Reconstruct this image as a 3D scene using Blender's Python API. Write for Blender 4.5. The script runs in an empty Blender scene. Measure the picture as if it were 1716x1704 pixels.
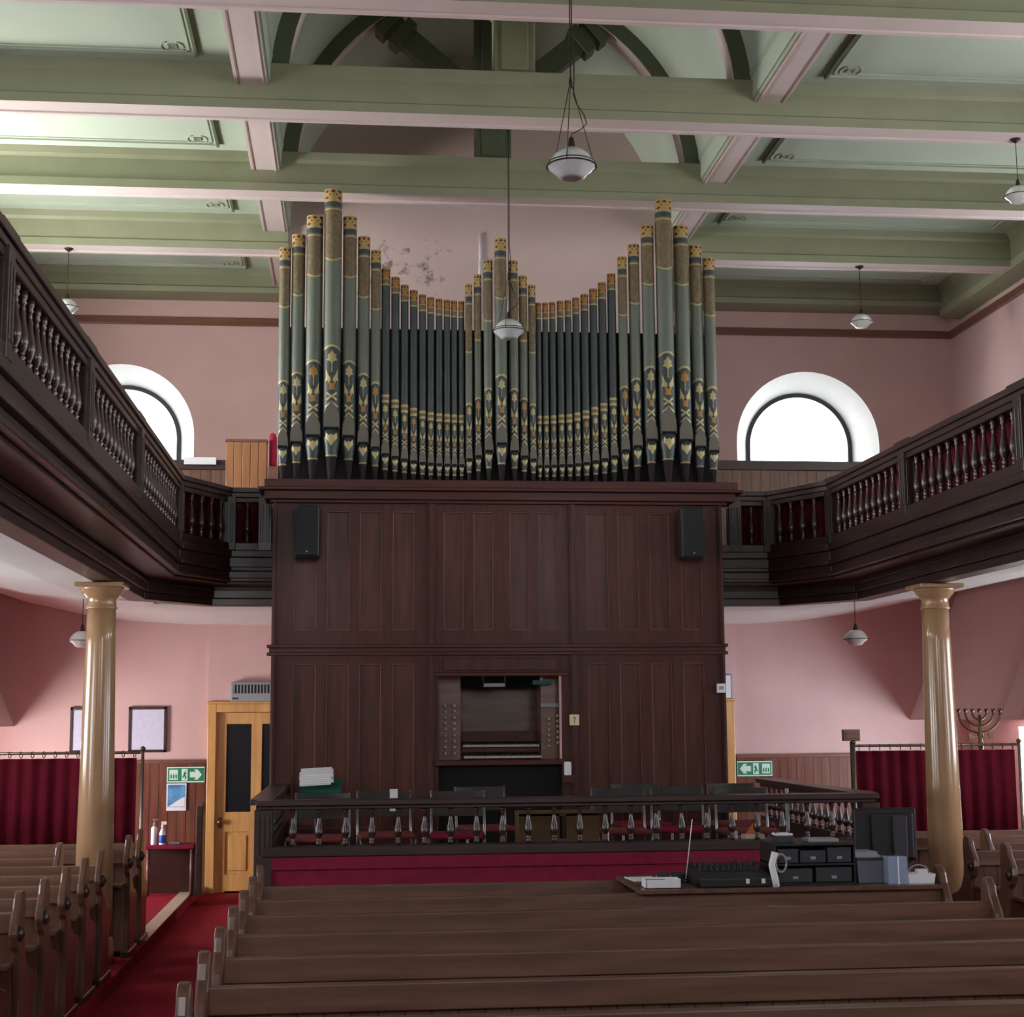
import bpy, bmesh, math, random
from mathutils import Vector, Matrix
from mathutils.geometry import tessellate_polygon
random.seed(7)
PI = math.pi
SC = bpy.context.scene
COL = SC.collection

# ------------------------------------------------------------------ camera, world, lights, exposure
cam_d = bpy.data.cameras.new('camera')
cam_d.sensor_fit = 'HORIZONTAL'
cam_d.sensor_width = 36.0
cam_d.lens = 36.0 * 2586.476 / 1716.0
cam_d.clip_end = 200
cam = bpy.data.objects.new('camera', cam_d)
COL.objects.link(cam)
_pi, _ya, _ro = .1354026, .1018048, -.00729074
_cp, _sp, _cy, _sy = math.cos(_pi), math.sin(_pi), math.cos(_ya), math.sin(_ya)
_fw = Vector((_sy * _cp, _cy * _cp, _sp))
_r = Vector((_cy, -_sy, 0))
_u = _r.cross(_fw)
_c, _s = math.cos(_ro), math.sin(_ro)
_r2 = _c * _r + _s * _u
_u2 = -_s * _r + _c * _u
_M = Matrix((( _r2.x, _u2.x, -_fw.x, -1.36), (_r2.y, _u2.y, -_fw.y, 0.0), (_r2.z, _u2.z, -_fw.z, 1.874), (0, 0, 0, 1)))
cam.matrix_world = _M
SC.camera = cam

world = bpy.data.worlds.new('overcast_sky')
SC.world = world
world.use_nodes = True
world.node_tree.nodes['Background'].inputs[0].default_value = (0.86, 0.93, 1.0, 1)
world.node_tree.nodes['Background'].inputs[1].default_value = 5.0

def area(name, loc, target, sx, sy, power, color=(1, 1, 1)):
    d = bpy.data.lights.new(name, 'AREA')
    d.shape = 'RECTANGLE'
    d.size, d.size_y, d.energy, d.color = sx, sy, power, color
    o = bpy.data.objects.new(name, d)
    COL.objects.link(o)
    o.location = loc
    o.rotation_euler = (Vector(target) - Vector(loc)).to_track_quat('-Z', 'Y').to_euler()
    return o
# daylight through the tall gallery windows of both side walls
LW = (0.95, 0.98, 1.0)
for yy, pw in ((13.2, 190), (9.2, 85), (5.2, 70), (1.2, 60)):
    area('window_daylight', (-6.45, yy, 5.0), (0, yy - .6, 5.4), 1.7, 2.2, pw, LW)
for yy, pw in ((13.2, 50), (9.2, 210), (5.2, 140), (1.2, 60)):
    area('window_daylight', (6.45, yy, 5.0), (-2.5, yy + 3.5, 5.0), 1.7, 2.2, pw, LW)
# light thrown up by the bright ground outside the first window on each side
area('window_ground_bounce', (-6.3, 12.9, 4.3), (-3.6, 12.5, 7.2), 1.4, 1.0, 370, (1.0, 1.0, 0.92))
area('window_ground_bounce', (6.3, 13.6, 4.3), (4.4, 13.0, 7.2), 1.4, 1.0, 26, (1.0, 1.0, 0.95))
# small low windows under the galleries
for sx, pw, cc in ((-1, 165, (1, .96, .96)), (1, 125, (.78, .9, 1))):
    area('side_exit_daylight', (sx * 6.15, 15.6, 1.1), (sx * 2.8, 17.6, 1.7), 1.0, 1.0, pw, cc)
for yy, pw in ((11.6, 90), (8.4, 70), (4.9, 50)):
    area('low_window_daylight', (-6.2, yy, 1.95), (0, yy + 1.6, 1.55), 1.5, 1.4, pw, LW)
for yy, pw in ((11.6, 70), (8.4, 50), (4.9, 40)):
    area('low_window_daylight', (6.2, yy, 1.95), (0, yy + 1.6, 1.55), 1.5, 1.4, pw, (.9, .94, 1))
# frontal fill light, added behind invented windows in the unseen end wall
for xx in (-2.6, 2.6):
    area('end_fill_light', (xx, -3.3, 4.6), (xx * .4, 12, 3.4), 1.8, 3.0, 75, LW)
# daylight just outside the two half-round windows
for xx in (-4.03, 4.0):
    area('half_round_daylight', (xx, 18.6, 5.4), (xx, 14, 3.2), 1.4, 1.0, 60, LW)

SC.view_settings.view_transform = 'Standard'
SC.view_settings.look = 'None'
SC.view_settings.gamma = 1
SC.view_settings.exposure = 0.08
SC.view_settings.use_curve_mapping = False
cy_ = SC.cycles
cy_.use_denoising = True
cy_.max_bounces = 8
cy_.diffuse_bounces = 5
cy_.glossy_bounces = 3
cy_.transmission_bounces = 4
cy_.transparent_max_bounces = 6
cy_.sample_clamp_indirect = 6
cy_.caustics_reflective = False
cy_.caustics_refractive = False

# ------------------------------------------------------------------ materials
def lin(c):
    return tuple(((v / 255) / 12.92 if v / 255 <= .04045 else ((v / 255 + .055) / 1.055) ** 2.4) for v in c) + (1,)
MATS = {}
def mat(name, rgb, rough=.6, metal=0, var=.0, scale=6, stretch=(1, 1, 1), rgb2=None, bump=0, coat=0, trans=0, spec=.5, alpha=1, boards=None, bw=.1):
    if name in MATS:
        return MATS[name]
    m = bpy.data.materials.new(name)
    m.use_nodes = True
    nt = m.node_tree
    b = nt.nodes['Principled BSDF']
    b.inputs['Roughness'].default_value = rough
    b.inputs['Metallic'].default_value = metal
    b.inputs['Specular IOR Level'].default_value = spec
    b.inputs['Coat Weight'].default_value = coat
    b.inputs['Coat Roughness'].default_value = .15
    b.inputs['Transmission Weight'].default_value = trans
    b.inputs['Alpha'].default_value = alpha
    col = lin(rgb)
    b.inputs['Base Color'].default_value = col
    N = nt.nodes.new
    if var or rgb2 or bump or boards:
        tc = N('ShaderNodeTexCoord')
        mp = N('ShaderNodeMapping')
        mp.inputs['Scale'].default_value = stretch
        nt.links.new(tc.outputs['Object'], mp.inputs[0])
        nz = N('ShaderNodeTexNoise')
        nz.inputs['Scale'].default_value = scale
        nz.inputs['Detail'].default_value = 5
        nt.links.new(mp.outputs[0], nz.inputs['Vector'])
        rp = N('ShaderNodeValToRGB')
        rp.color_ramp.elements[0].position = .32
        rp.color_ramp.elements[1].position = .68
        c2 = lin(rgb2) if rgb2 else tuple(min(1, v * (1 + var)) for v in col[:3]) + (1,)
        c1 = col if rgb2 else tuple(v * (1 - var) for v in col[:3]) + (1,)
        rp.color_ramp.elements[0].color = c1
        rp.color_ramp.elements[1].color = c2
        nt.links.new(nz.outputs['Fac'], rp.inputs[0])
        out = rp.outputs[0]
        hout = nz.outputs['Fac']
        if boards is not None:
            sx = N('ShaderNodeSeparateXYZ')
            nt.links.new(tc.outputs['Object'], sx.inputs[0])
            md = N('ShaderNodeMath'); md.operation = 'PINGPONG'; md.inputs[1].default_value = bw / 2
            nt.links.new(sx.outputs[boards], md.inputs[0])
            lt = N('ShaderNodeMath'); lt.operation = 'GREATER_THAN'; lt.inputs[1].default_value = .004
            nt.links.new(md.outputs[0], lt.inputs[0])
            mx = N('ShaderNodeMix'); mx.data_type = 'RGBA'
            nt.links.new(lt.outputs[0], mx.inputs[0])
            mx.inputs[6].default_value = tuple(v * .25 for v in col[:3]) + (1,)
            nt.links.new(out, mx.inputs[7])
            out = mx.outputs[2]
        nt.links.new(out, b.inputs['Base Color'])
        if bump:
            bp = N('ShaderNodeBump')
            bp.inputs['Strength'].default_value = bump
            bp.inputs['Distance'].default_value = .01
            nt.links.new(hout, bp.inputs['Height'])
            nt.links.new(bp.outputs[0], b.inputs['Normal'])
    MATS[name] = m
    return m
def wood(name, a, b2, ax, rough=.35, coat=.3, scale=9, boards=None, bw=.1):
    st = [7, 7, 7]; st[ax] = .6
    return mat(name, a, rough, rgb2=b2, scale=scale / 3, stretch=tuple(st), bump=.08, coat=coat, boards=boards, bw=bw, spec=.28 if coat < .1 else .5)

PINK = mat('pink_wall_paint', (210, 174, 170), .75, var=.04, scale=2)
PINK_U = mat('dusty_pink_beam_paint', (204, 186, 182), .6, var=.03, scale=3)
MINT = mat('mint_ceiling_paint', (180, 190, 174), .6, var=.03, scale=2)
SAGE = mat('sage_beam_paint', (140, 141, 114), .5, var=.05, scale=4)
SAGE_D = mat('dark_shaded_sage', (98, 106, 82), .55, var=.06, scale=4)  # dark green paint, and the painted shade of the farthest king post
WHITE = mat('white_plaster', (222, 220, 216), .7, var=.02, scale=3)
CREAM = mat('pale_reveal_paint', (226, 224, 218), .6)
RAILW = wood('picture_rail_wood', (104, 66, 52), (126, 82, 64), 0)
DADO = wood('dado_boards', (96, 54, 40), (124, 74, 56), 2, boards=0, bw=.1)
PINE = wood('varnished_pine', (196, 146, 84), (218, 168, 102), 2, rough=.4)
CARPET = mat('red_carpet', (152, 38, 52), .95, var=.18, scale=40, bump=.4, spec=.1)
CASE = wood('dark_mahogany', (62, 31, 24), (82, 43, 33), 2, rough=.5, coat=.03)
CASEP = wood('mahogany_panel', (66, 33, 24), (90, 47, 34), 2, rough=.42, coat=.04)
CASEH = wood('mahogany_rail', (62, 28, 22), (80, 38, 28), 0, rough=.45, coat=.04)
GAL_Y = wood('gallery_oak', (40, 26, 24), (60, 40, 36), 1, rough=.42, coat=.12)
GAL_X = wood('gallery_oak_return', (42, 26, 23), (58, 37, 32), 0, rough=.42, coat=.12)
GAL_B = mat('turned_oak', (60, 39, 35), .28, var=.15, scale=12, coat=.3)
PEWX = wood('pew_oak', (88, 60, 46), (120, 86, 68), 0, rough=.42, coat=.12)
PEWB = wood('pew_boards', (92, 62, 48), (116, 80, 62), 2, rough=.45, coat=.1, boards=0, bw=.1)
PEWE = wood('pew_end_oak', (84, 56, 44), (112, 78, 62), 2, rough=.35, coat=.3)
TAN = mat('tan_marbled_paint', (160, 126, 92), .2, rgb2=(178, 142, 106), scale=1.5, stretch=(3, 3, .5), coat=.6)
RED = mat('red_cloth', (132, 36, 62), .9, var=.1, scale=14, bump=.15, spec=.15)
CUSH = mat('crimson_cushion', (168, 38, 72), .85, var=.08, scale=20, spec=.2)
CURT = mat('wine_curtain', (94, 18, 34), .9, var=.12, scale=8, spec=.12)
GCURT = mat('gallery_curtain', (80, 20, 38), .9, var=.2, scale=8, spec=.1)
BLACK = mat('black_plastic', (22, 23, 26), .45)
BLACK2 = mat('charcoal_plastic', (46, 48, 54), .5)
BRASS = mat('aged_brass', (112, 92, 62), .4, metal=.85)
DARKM = mat('dark_bronze', (52, 44, 36), .5, metal=.6)
CHROME = mat('chrome', (140, 142, 148), .3, metal=1)
OPAL = mat('opal_glass', (226, 228, 224), .15, trans=.25, coat=.5)
PRISM = mat('prismatic_glass', (214, 220, 220), .3, trans=.15, coat=.2)
GREY = mat('grey_plastic', (150, 152, 156), .5)
PAPER = mat('white_paper', (232, 232, 236), .8)
LAV = mat('lavender_paper', (205, 205, 226), .8, var=.05, scale=30)
GLASSD = mat('dark_door_glass', (34, 36, 40), .12)
GREEN = mat('sign_green', (20, 132, 92), .5)
SIGNW = mat('sign_white', (214, 236, 224), .5)
STEEL = mat('tarnished_steel', (128, 118, 108), .35, metal=.7)
PIPEG = mat('pipe_sage_paint', (100, 107, 94), .45, var=.05, scale=5, coat=.2)
PIPEB = mat('pipe_slate_paint', (56, 64, 64), .48, var=.06, scale=6, coat=.15)
PIPED = mat('pipe_dark_blue', (52, 60, 62), .45, var=.08, scale=10)
PIPEN = mat('pipe_band_blue', (56, 62, 72), .45)
GOLD = mat('gilding', (184, 154, 96), .38, metal=.35)
GOLDO = mat('orange_gilding', (160, 116, 56), .45, metal=.35)
GOLDP = mat('pale_gilding', (168, 156, 108), .42, metal=.3)
MAROON = mat('stencil_maroon', (92, 40, 26), .6)
DIAPER = mat('brown_diaper', (98, 84, 60), .5, rgb2=(120, 104, 76), scale=26)
LIP = mat('pipe_lip_grey', (100, 96, 86), .4, metal=.3)
FOOT = mat('pipe_foot_dark', (66, 58, 60), .5, metal=.2)
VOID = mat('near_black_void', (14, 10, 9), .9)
WINDW = mat('window_lead', (60, 62, 66), .5)
FROST = mat('pale_window_glass', (240, 246, 250), .1, alpha=.12)
BLUEP = mat('poster_blue', (30, 90, 160), .6, rgb2=(120, 185, 225), scale=5)
STENC = mat('stencil_grey', (160, 162, 140), .7)
NOSE = mat('lit_step_nosing', (196, 176, 158), .6)  # pale tone carries the light on the step edge
GREENC = mat('green_cloth', (14, 84, 70), .85)

# ------------------------------------------------------------------ mesh builder
class MB:
    def __init__(s):
        s.v, s.f, s.m, s.sm = [], [], [], []
    def face(s, idx, mi=0, smooth=False):
        s.f.append(tuple(idx)); s.m.append(mi); s.sm.append(smooth)
    def box(s, x0, x1, y0, y1, z0, z1, mi=0, bottom=None):
        n = len(s.v)
        s.v += [(x0, y0, z0), (x1, y0, z0), (x1, y1, z0), (x0, y1, z0), (x0, y0, z1), (x1, y0, z1), (x1, y1, z1), (x0, y1, z1)]
        for q, (a, b, c, d) in enumerate(((3, 2, 1, 0), (4, 5, 6, 7), (0, 1, 5, 4), (1, 2, 6, 5), (2, 3, 7, 6), (3, 0, 4, 7))):
            s.face((n + a, n + b, n + c, n + d), bottom if (q == 0 and bottom is not None) else mi)
        return s
    def prism(s, pts, ax, a, b, mi=0, smooth=False, mis=None):
        """pts: closed 2D outline; extruded along axis ax from a to b. ax 0: pts=(y,z); 1: (x,z); 2: (x,y)"""
        n = len(s.v); k = len(pts)
        for t in (a, b):
            for p in pts:
                s.v.append((t, p[0], p[1]) if ax == 0 else (p[0], t, p[1]) if ax == 1 else (p[0], p[1], t))
        for i in range(k):
            j = (i + 1) % k
            s.face((n + i, n + j, n + k + j, n + k + i), mis[i] if mis else mi, smooth)
        tri = tessellate_polygon([[Vector((p[0], p[1], 0)) for p in pts]])
        for t in tri:
            s.face([n + q for q in t], mi); s.face([n + k + q for q in reversed(t)], mi)
        return s
    def lathe(s, prof, seg=16, cx=0, cy=0, mi=0, mis=None, cap=True, smooth=True, lobes=0, lamp=0):
        """prof: list of (r,z); around a vertical axis at cx, cy"""
        n = len(s.v)
        for q, (r, z) in enumerate(prof):
            for i in range(seg):
                a = 2 * PI * i / seg
                rr = r * (1 + lamp * math.cos(lobes * a)) if lobes else r
                s.v.append((cx + rr * math.cos(a), cy + rr * math.sin(a), z))
        for q in range(len(prof) - 1):
            for i in range(seg):
                j = (i + 1) % seg
                s.face((n + q * seg + i, n + q * seg + j, n + (q + 1) * seg + j, n + (q + 1) * seg + i), mis[q] if mis else mi, smooth)
        if cap:
            s.face([n + i for i in reversed(range(seg))], mis[0] if mis else mi)
            s.face([n + (len(prof) - 1) * seg + i for i in range(seg)], mis[-1] if mis else mi)
        return s
    def tube(s, path, r, seg=8, mi=0):
        P = [Vector(p) for p in path]
        n = len(s.v); up = None
        for i, p in enumerate(P):
            d = (P[min(i + 1, len(P) - 1)] - P[max(i - 1, 0)]).normalized()
            if up is None:
                up = Vector((0, 0, 1)) if abs(d.z) < .9 else Vector((1, 0, 0))
            sx = d.cross(up).normalized(); sy = sx.cross(d).normalized(); up = sy
            for k in range(seg):
                a = 2 * PI * k / seg
                s.v.append(tuple(p + sx * (r * math.cos(a)) + sy * (r * math.sin(a))))
        for i in range(len(P) - 1):
            for k in range(seg):
                l = (k + 1) % seg
                s.face((n + i * seg + k, n + i * seg + l, n + (i + 1) * seg + l, n + (i + 1) * seg + k), mi, True)
        s.face([n + k for k in reversed(range(seg))], mi)
        s.face([n + (len(P) - 1) * seg + k for k in range(seg)], mi)
        return s
    def poly(s, pts3, mi=0):
        n = len(s.v); s.v += [tuple(p) for p in pts3]; s.face(range(n, n + len(pts3)), mi); return s
    def build(s, name, mats, parent=None, bevel=0, kind=None, loc=None):
        me = bpy.data.meshes.new(name)
        me.from_pydata(s.v, [], s.f)
        if not isinstance(mats, (list, tuple)):
            mats = [mats]
        for m in mats:
            me.materials.append(m)
        me.polygons.foreach_set('material_index', s.m)
        me.polygons.foreach_set('use_smooth', s.sm)
        bm = bmesh.new(); bm.from_mesh(me)
        bmesh.ops.recalc_face_normals(bm, faces=bm.faces)
        bm.to_mesh(me); bm.free()
        me.update()
        o = bpy.data.objects.new(name, me)
        COL.objects.link(o)
        if parent is not None:
            o.parent = parent
        if loc is not None:
            o.location = loc
        if bevel:
            md = o.modifiers.new('bevel', 'BEVEL'); md.width = bevel; md.segments = 2; md.limit_method = 'ANGLE'
        if kind:
            o['kind'] = kind
        return o

def thing(name, label, cat, loc=(0, 0, 0), rz=0, group=None):
    o = bpy.data.objects.new(name, None)
    COL.objects.link(o)
    o.empty_display_size = .1
    o.location = loc; o.rotation_euler = (0, 0, rz)
    o['label'] = label; o['category'] = cat
    if group:
        o['group'] = group
    return o
def tag(o, label, cat, group=None):
    o['label'] = label; o['category'] = cat
    if group:
        o['group'] = group
    return o
KIDS = {}
def copy_part(p, parent, loc):
    c = p.copy(); COL.objects.link(c); c.parent = parent; c.location = loc
    return c
def dup(root, loc, rz, label, group=None):
    r = root.copy(); COL.objects.link(r); r.location = loc; r.rotation_euler = (0, 0, rz); r['label'] = label
    if group:
        r['group'] = group
    for ch in [o for o in COL.objects if o.parent == root]:
        c = ch.copy(); COL.objects.link(c); c.parent = r
        for g in [o for o in COL.objects if o.parent == ch]:
            d = g.copy(); COL.objects.link(d); d.parent = c
    return r
def S(mb, name, mats, **k):
    return mb.build(name, mats, kind='structure', **k)

def plate(name, outer, holes, axis, a, b, mats, kind='structure'):
    """slab with holes. outer [(p,q)], holes [(loop_at_a, loop_at_b)]; axis 1: (x,z) wall facing -Y at a; axis 0: (y,z)"""
    mb = MB()
    def V(p, t):
        return (p[0], t, p[1]) if axis == 1 else (t, p[0], p[1])
    for t, sel in ((a, 0), (b, 1)):
        loops = [[Vector((p[0], p[1], 0)) for p in outer]] + [[Vector((p[0], p[1], 0)) for p in h[sel]] for h in holes]
        n = len(mb.v)
        for l in loops:
            for p in l:
                mb.v.append(V(p, t))
        for tr in tessellate_polygon(loops):
            mb.face([n + q for q in tr], 0)
    n = len(mb.v)
    k = len(outer)
    for t in (a, b):
        for p in outer:
            mb.v.append(V(p, t))
    for i in range(k):
        j = (i + 1) % k
        mb.face((n + i, n + j, n + k + j, n + k + i), 0)
    for h in holes:
        n = len(mb.v); k = len(h[0])
        for p in h[0]: mb.v.append(V(p, a))
        for p in h[1]: mb.v.append(V(p, b))
        for i in range(k):
            j = (i + 1) % k
            mb.face((n + i, n + j, n + k + j, n + k + i), 1, False)
    # tessellated faces can point either way: winding is fixed by build()
    return mb.build(name, mats, kind=kind)
def arch(cx, r, z0, zs, n=28):
    return [(cx - r, z0), (cx + r, z0)] + [(cx + r * math.cos(PI * i / n), zs + r * math.sin(PI * i / n)) for i in range(n + 1)]
def rect(x0, x1, z0, z1):
    return [(x0, z0), (x1, z0), (x1, z1), (x0, z1)]

# ------------------------------------------------------------------ room shell
YB, YR, HW = 17.6, -2.6, 5.8
S(MB().box(-6.3, 6.3, YR - .4, YB + .5, -.2, 0), 'floor', CARPET)
for sg in (-1, 1):
    x0, x1 = sorted((sg * 3.03, sg * 5.8))
    S(MB().box(x0, x1, YR, YB, 0, .1), 'floor', CARPET)
# back wall with two half-round windows and two doorways
wl = (arch(-4.03, .83, 4.0, 5.09), arch(-4.03, .62, 4.15, 5.12))
wr = (arch(3.98, .865, 4.0, 5.09), arch(3.985, .635, 4.15, 5.12))
dl = (rect(-2.92, -1.96, .0, 2.0), rect(-2.92, -1.96, .0, 2.0))
dr = (rect(1.96, 2.92, .0, 2.0), rect(1.96, 2.92, .0, 2.0))
wb = plate('wall_back', rect(-6.3, 6.3, -.05, 9.2), [wl, wr, dl, dr], 1, YB, YB + .45, [PINK, CREAM])
# side walls: tall arched gallery windows above, low windows under the galleries
for sg, nm in ((-1, 'wall_left'), (1, 'wall_right')):
    holes = []
    for yy in (13.2, 9.2, 5.2, 1.2):
        holes.append((arch(yy, .85, 3.95, 5.4, 20), arch(yy, .7, 4.1, 5.4, 20)))
    holes.append((rect(15.1, 16.25, .5, 1.75), rect(15.1, 16.25, .5, 1.75)))
    for yy in (11.6, 8.4, 4.9):
        holes.append((rect(yy - .85, yy + .85, 1.4, 2.75), rect(yy - .7, yy + .7, 1.5, 2.65)))
    plate(nm, rect(YR - .1, YB, -.05, 9.2), holes, 0, sg * HW, sg * (HW + .45), [PINK, CREAM])
plate('wall_rear', rect(-6.3, 6.3, -.05, 9.2), [(arch(x, .9, 3.0, 5.4, 20), arch(x, .8, 3.1, 5.4, 20)) for x in (-2.6, 2.6)], 1, YR, YR - .4, [PINK, CREAM])
# wall of the organ recess: stands forward of the back wall between the purlins
mw = MB()
pts = [(-2.1, 3.0), (1.86, 3.0), (1.86, 6.9)] + [(-.12 + 1.98 * math.cos(PI * i / 24), 6.85 + 1.98 * math.sin(PI * i / 24)) for i in range(1, 24)] + [(-2.1, 6.9)]
mw.prism(pts, 1, 15.4, 15.7)
STW = bpy.data.materials.new('stained_pink_plaster'); STW.use_nodes = True
nt = STW.node_tree; bs = nt.nodes['Principled BSDF']; bs.inputs['Roughness'].default_value = .8
tc = nt.nodes.new('ShaderNodeTexCoord'); sep = nt.nodes.new('ShaderNodeSeparateXYZ'); nt.links.new(tc.outputs['Object'], sep.inputs[0])
def mth(op, a, b=None, nt=nt):
    n = nt.nodes.new('ShaderNodeMath'); n.operation = op
    for i, q in enumerate((a, b)):
        if q is None: continue
        if isinstance(q, (int, float)): n.inputs[i].default_value = q
        else: nt.links.new(q, n.inputs[i])
    return n.outputs[0]
n1 = nt.nodes.new('ShaderNodeTexNoise'); n1.inputs['Scale'].default_value = 7; n1.inputs['Detail'].default_value = 8; n1.inputs['Roughness'].default_value = .7
nt.links.new(tc.outputs['Object'], n1.inputs['Vector'])
dx = mth('DIVIDE', mth('SUBTRACT', sep.outputs[0], -.9), .7); dz = mth('DIVIDE', mth('SUBTRACT', sep.outputs[2], 6.38), .55)
dist = mth('SQRT', mth('ADD', mth('MULTIPLY', dx, dx), mth('MULTIPLY', dz, dz)))
msk = mth('MAXIMUM', mth('SUBTRACT', 1.0, dist), 0)
st = mth('MULTIPLY', mth('MAXIMUM', mth('SUBTRACT', mth('ADD', n1.outputs['Fac'], mth('MULTIPLY', msk, .16)), .62), 0), 7)
st = mth('MINIMUM', mth('MULTIPLY', st, mth('MINIMUM', mth('MULTIPLY', msk, 5), 1)), .8)
mx = nt.nodes.new('ShaderNodeMix'); mx.data_type = 'RGBA'; nt.links.new(st, mx.inputs[0])
mx.inputs[6].default_value = lin((204, 178, 174)); mx.inputs[7].default_value = lin((84, 66, 62))
nt.links.new(mx.outputs[2], bs.inputs['Base Color'])
S(mw, 'wall_organ_recess', STW)
# sloped bulkheads at the foot of the side walls by the back wall
for sg in (-1, 1):
    S(MB().prism([(sg * 5.08, 1.83), (sg * 5.8, 3.49), (sg * 5.8, 1.83)], 1, 15.05, YB), 'wall_buttress', PINK)
# ceiling: flat side panels, barrel vault over the middle
CX = -.12
def ceil_side(x0, x1):
    return MB().box(x0, x1, YR, YB + .1, 6.96, 7.1)
S(ceil_side(-6.2, -2.2), 'ceiling', MINT)
S(ceil_side(1.95, 6.2), 'ceiling', MINT)
vm = MB(); NV = 40
pts = [(CX + 1.93 * math.cos(PI * i / NV), 6.83 + 1.93 * math.sin(PI * i / NV)) for i in range(NV + 1)]
pts2 = [(CX + 2.1 * math.cos(PI * i / NV), 6.83 + 2.1 * math.sin(PI * i / NV)) for i in range(NV + 1)]
vm.prism(pts + pts2[::-1], 1, YR, 15.45, smooth=False)
S(vm, 'ceiling', MINT)
S(MB().box(-6.3, 6.3, YR - .4, YB + .5, 9.1, 9.25), 'ceiling', WHITE)
# tie beams across the hall
def beam_prof(y0, w, zt=6.98):
    y1 = y0 + w
    return [(y0, 6.60), (y0 + .045, 6.60), (y0 + .055, 6.612), (y1 - .055, 6.612), (y1 - .045, 6.60), (y1, 6.60), (y1, 6.675), (y1 - .02, 6.69), (y1 - .02, 6.87), (y1, 6.90), (y1 + .02, zt), (y0 - .02, zt), (y0, 6.90), (y0 + .02, 6.87), (y0 + .02, 6.69), (y0, 6.675)]
BM = [1, 1, 1, 1, 1, 0, 0, 0, 0, 0, 0, 0, 0, 0, 0, 0]
BEAMS = (11.63, 9.68, 13.53, 7.75, 5.83, 3.9, 1.98, .05)
for yb in BEAMS:
    m = MB()
    m.prism(beam_prof(yb, .27, 6.965), 0, -5.8, 5.8, mis=BM)
    S(m, 'ceiling_beam', [SAGE, PINK_U])
for x0, x1 in ((-5.8, -2.06), (1.82, 5.8)):
    S(MB().prism(beam_prof(15.3, .27), 0, x0, x1, mis=BM), 'ceiling_beam', [SAGE, PINK_U])
# purlins running the length of the hall
for x0, x1 in ((-2.34, -2.05), (1.81, 2.10)):
    m = MB()
    m.prism([(x0 + .02, 6.80), (x1 - .02, 6.80), (x1 - .012, 6.84), (x1 - .03, 6.85), (x1 - .01, 6.92), (x1 + .02, 7.05), (x0 - .02, 7.05), (x0 + .01, 6.92), (x0 + .03, 6.85), (x0 + .012, 6.84)], 1, YR, 17.55, mis=[1, 3, 3, 3, 3, 0, 3, 3, 3, 3])
    a = x0 + .045 if x0 < 0 else x1 - .06
    m.box(a, a + .014, YR, 17.55, 6.795, 6.81, 2)
    a = x1 - .055 if x0 < 0 else x0 + .04
    m.box(a, a + .012, YR, 17.55, 6.79, 6.81, 1)
    S(m, 'ceiling_beam', [SAGE, PINK_U, mat('mauve_bead', (140, 112, 108), .6), mat('pale_sage_paint', (164, 172, 148), .6)])
# transverse ribs and king posts above each tie beam
for yb in BEAMS:
    m = MB(); n = 36
    for i in range(n):
        a0, a1 = PI * i / n, PI * (i + 1) / n
        b = len(m.v)
        for a in (a0, a1):
            for r in (1.79, 1.94):
                for y in (yb + .03, yb + .24):
                    m.v.append((CX + r * math.cos(a), y, 6.83 + r * math.sin(a)))
        m.face((b, b + 4, b + 5, b + 1), 1, True)          # underside
        m.face((b, b + 2, b + 6, b + 4), 0)                # front
        m.face((b + 1, b + 5, b + 7, b + 3), 0)
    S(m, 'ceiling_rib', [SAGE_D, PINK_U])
    S(MB().box(CX - .165, CX + .165, yb + .04, yb + .24, 6.93, 8.65).box(CX - .11, CX + .11, yb + .025, yb + .05, 7.0, 8.3), 'king_post', SAGE if yb < 13 else SAGE_D, bevel=.01)  # farthest post gets the darker sage so its shade is in the colour
    for sg in (-1, 1):
        a = Vector((CX + sg * .1, 0, 7.55)); b = Vector((CX + sg * 1.12, 0, 8.42))
        d = (b - a).normalized(); nrm = Vector((-d.z, 0, d.x)) * .1
        q = [a + nrm, b + nrm, b - nrm, a - nrm]
        m = MB().prism([(p.x, p.z) for p in q], 1, yb + .07, yb + .21)
        for t in (.72, .84):
            c = a.lerp(b, t); e = d * .05; w2 = nrm * 1.45
            m.prism([((c + e + w2).x, (c + e + w2).z), ((c - e + w2).x, (c - e + w2).z), ((c - e - w2).x, (c - e - w2).z), ((c + e - w2).x, (c + e - w2).z)], 1, yb + .04, yb + .24)
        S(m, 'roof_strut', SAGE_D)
# cornices round the walls
S(MB().prism([(17.6, 6.68), (17.28, 6.70), (17.27, 6.76), (17.3, 6.78), (17.3, 6.9), (17.25, 6.98), (17.6, 6.98)], 0, -5.8, 5.8), 'trim_1', SAGE)
for sg in (-1, 1):
    S(MB().prism([(sg * 5.8, 6.55), (sg * 5.56, 6.58), (sg * 5.54, 6.66), (sg * 5.57, 6.68), (sg * 5.57, 6.88), (sg * 5.5, 6.98), (sg * 5.8, 6.98)], 1, YR, 17.3), 'trim_2', SAGE)
    x0, x1 = sorted((sg * 5.8, sg * 5.755))
    S(MB().box(x0, x1, YR, 17.56, 6.385, 6.475), 'trim_3', RAILW, bevel=.008)
S(MB().box(-5.8, 5.8, 17.555, 17.6, 6.385, 6.475), 'trim_4', RAILW, bevel=.008)
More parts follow.
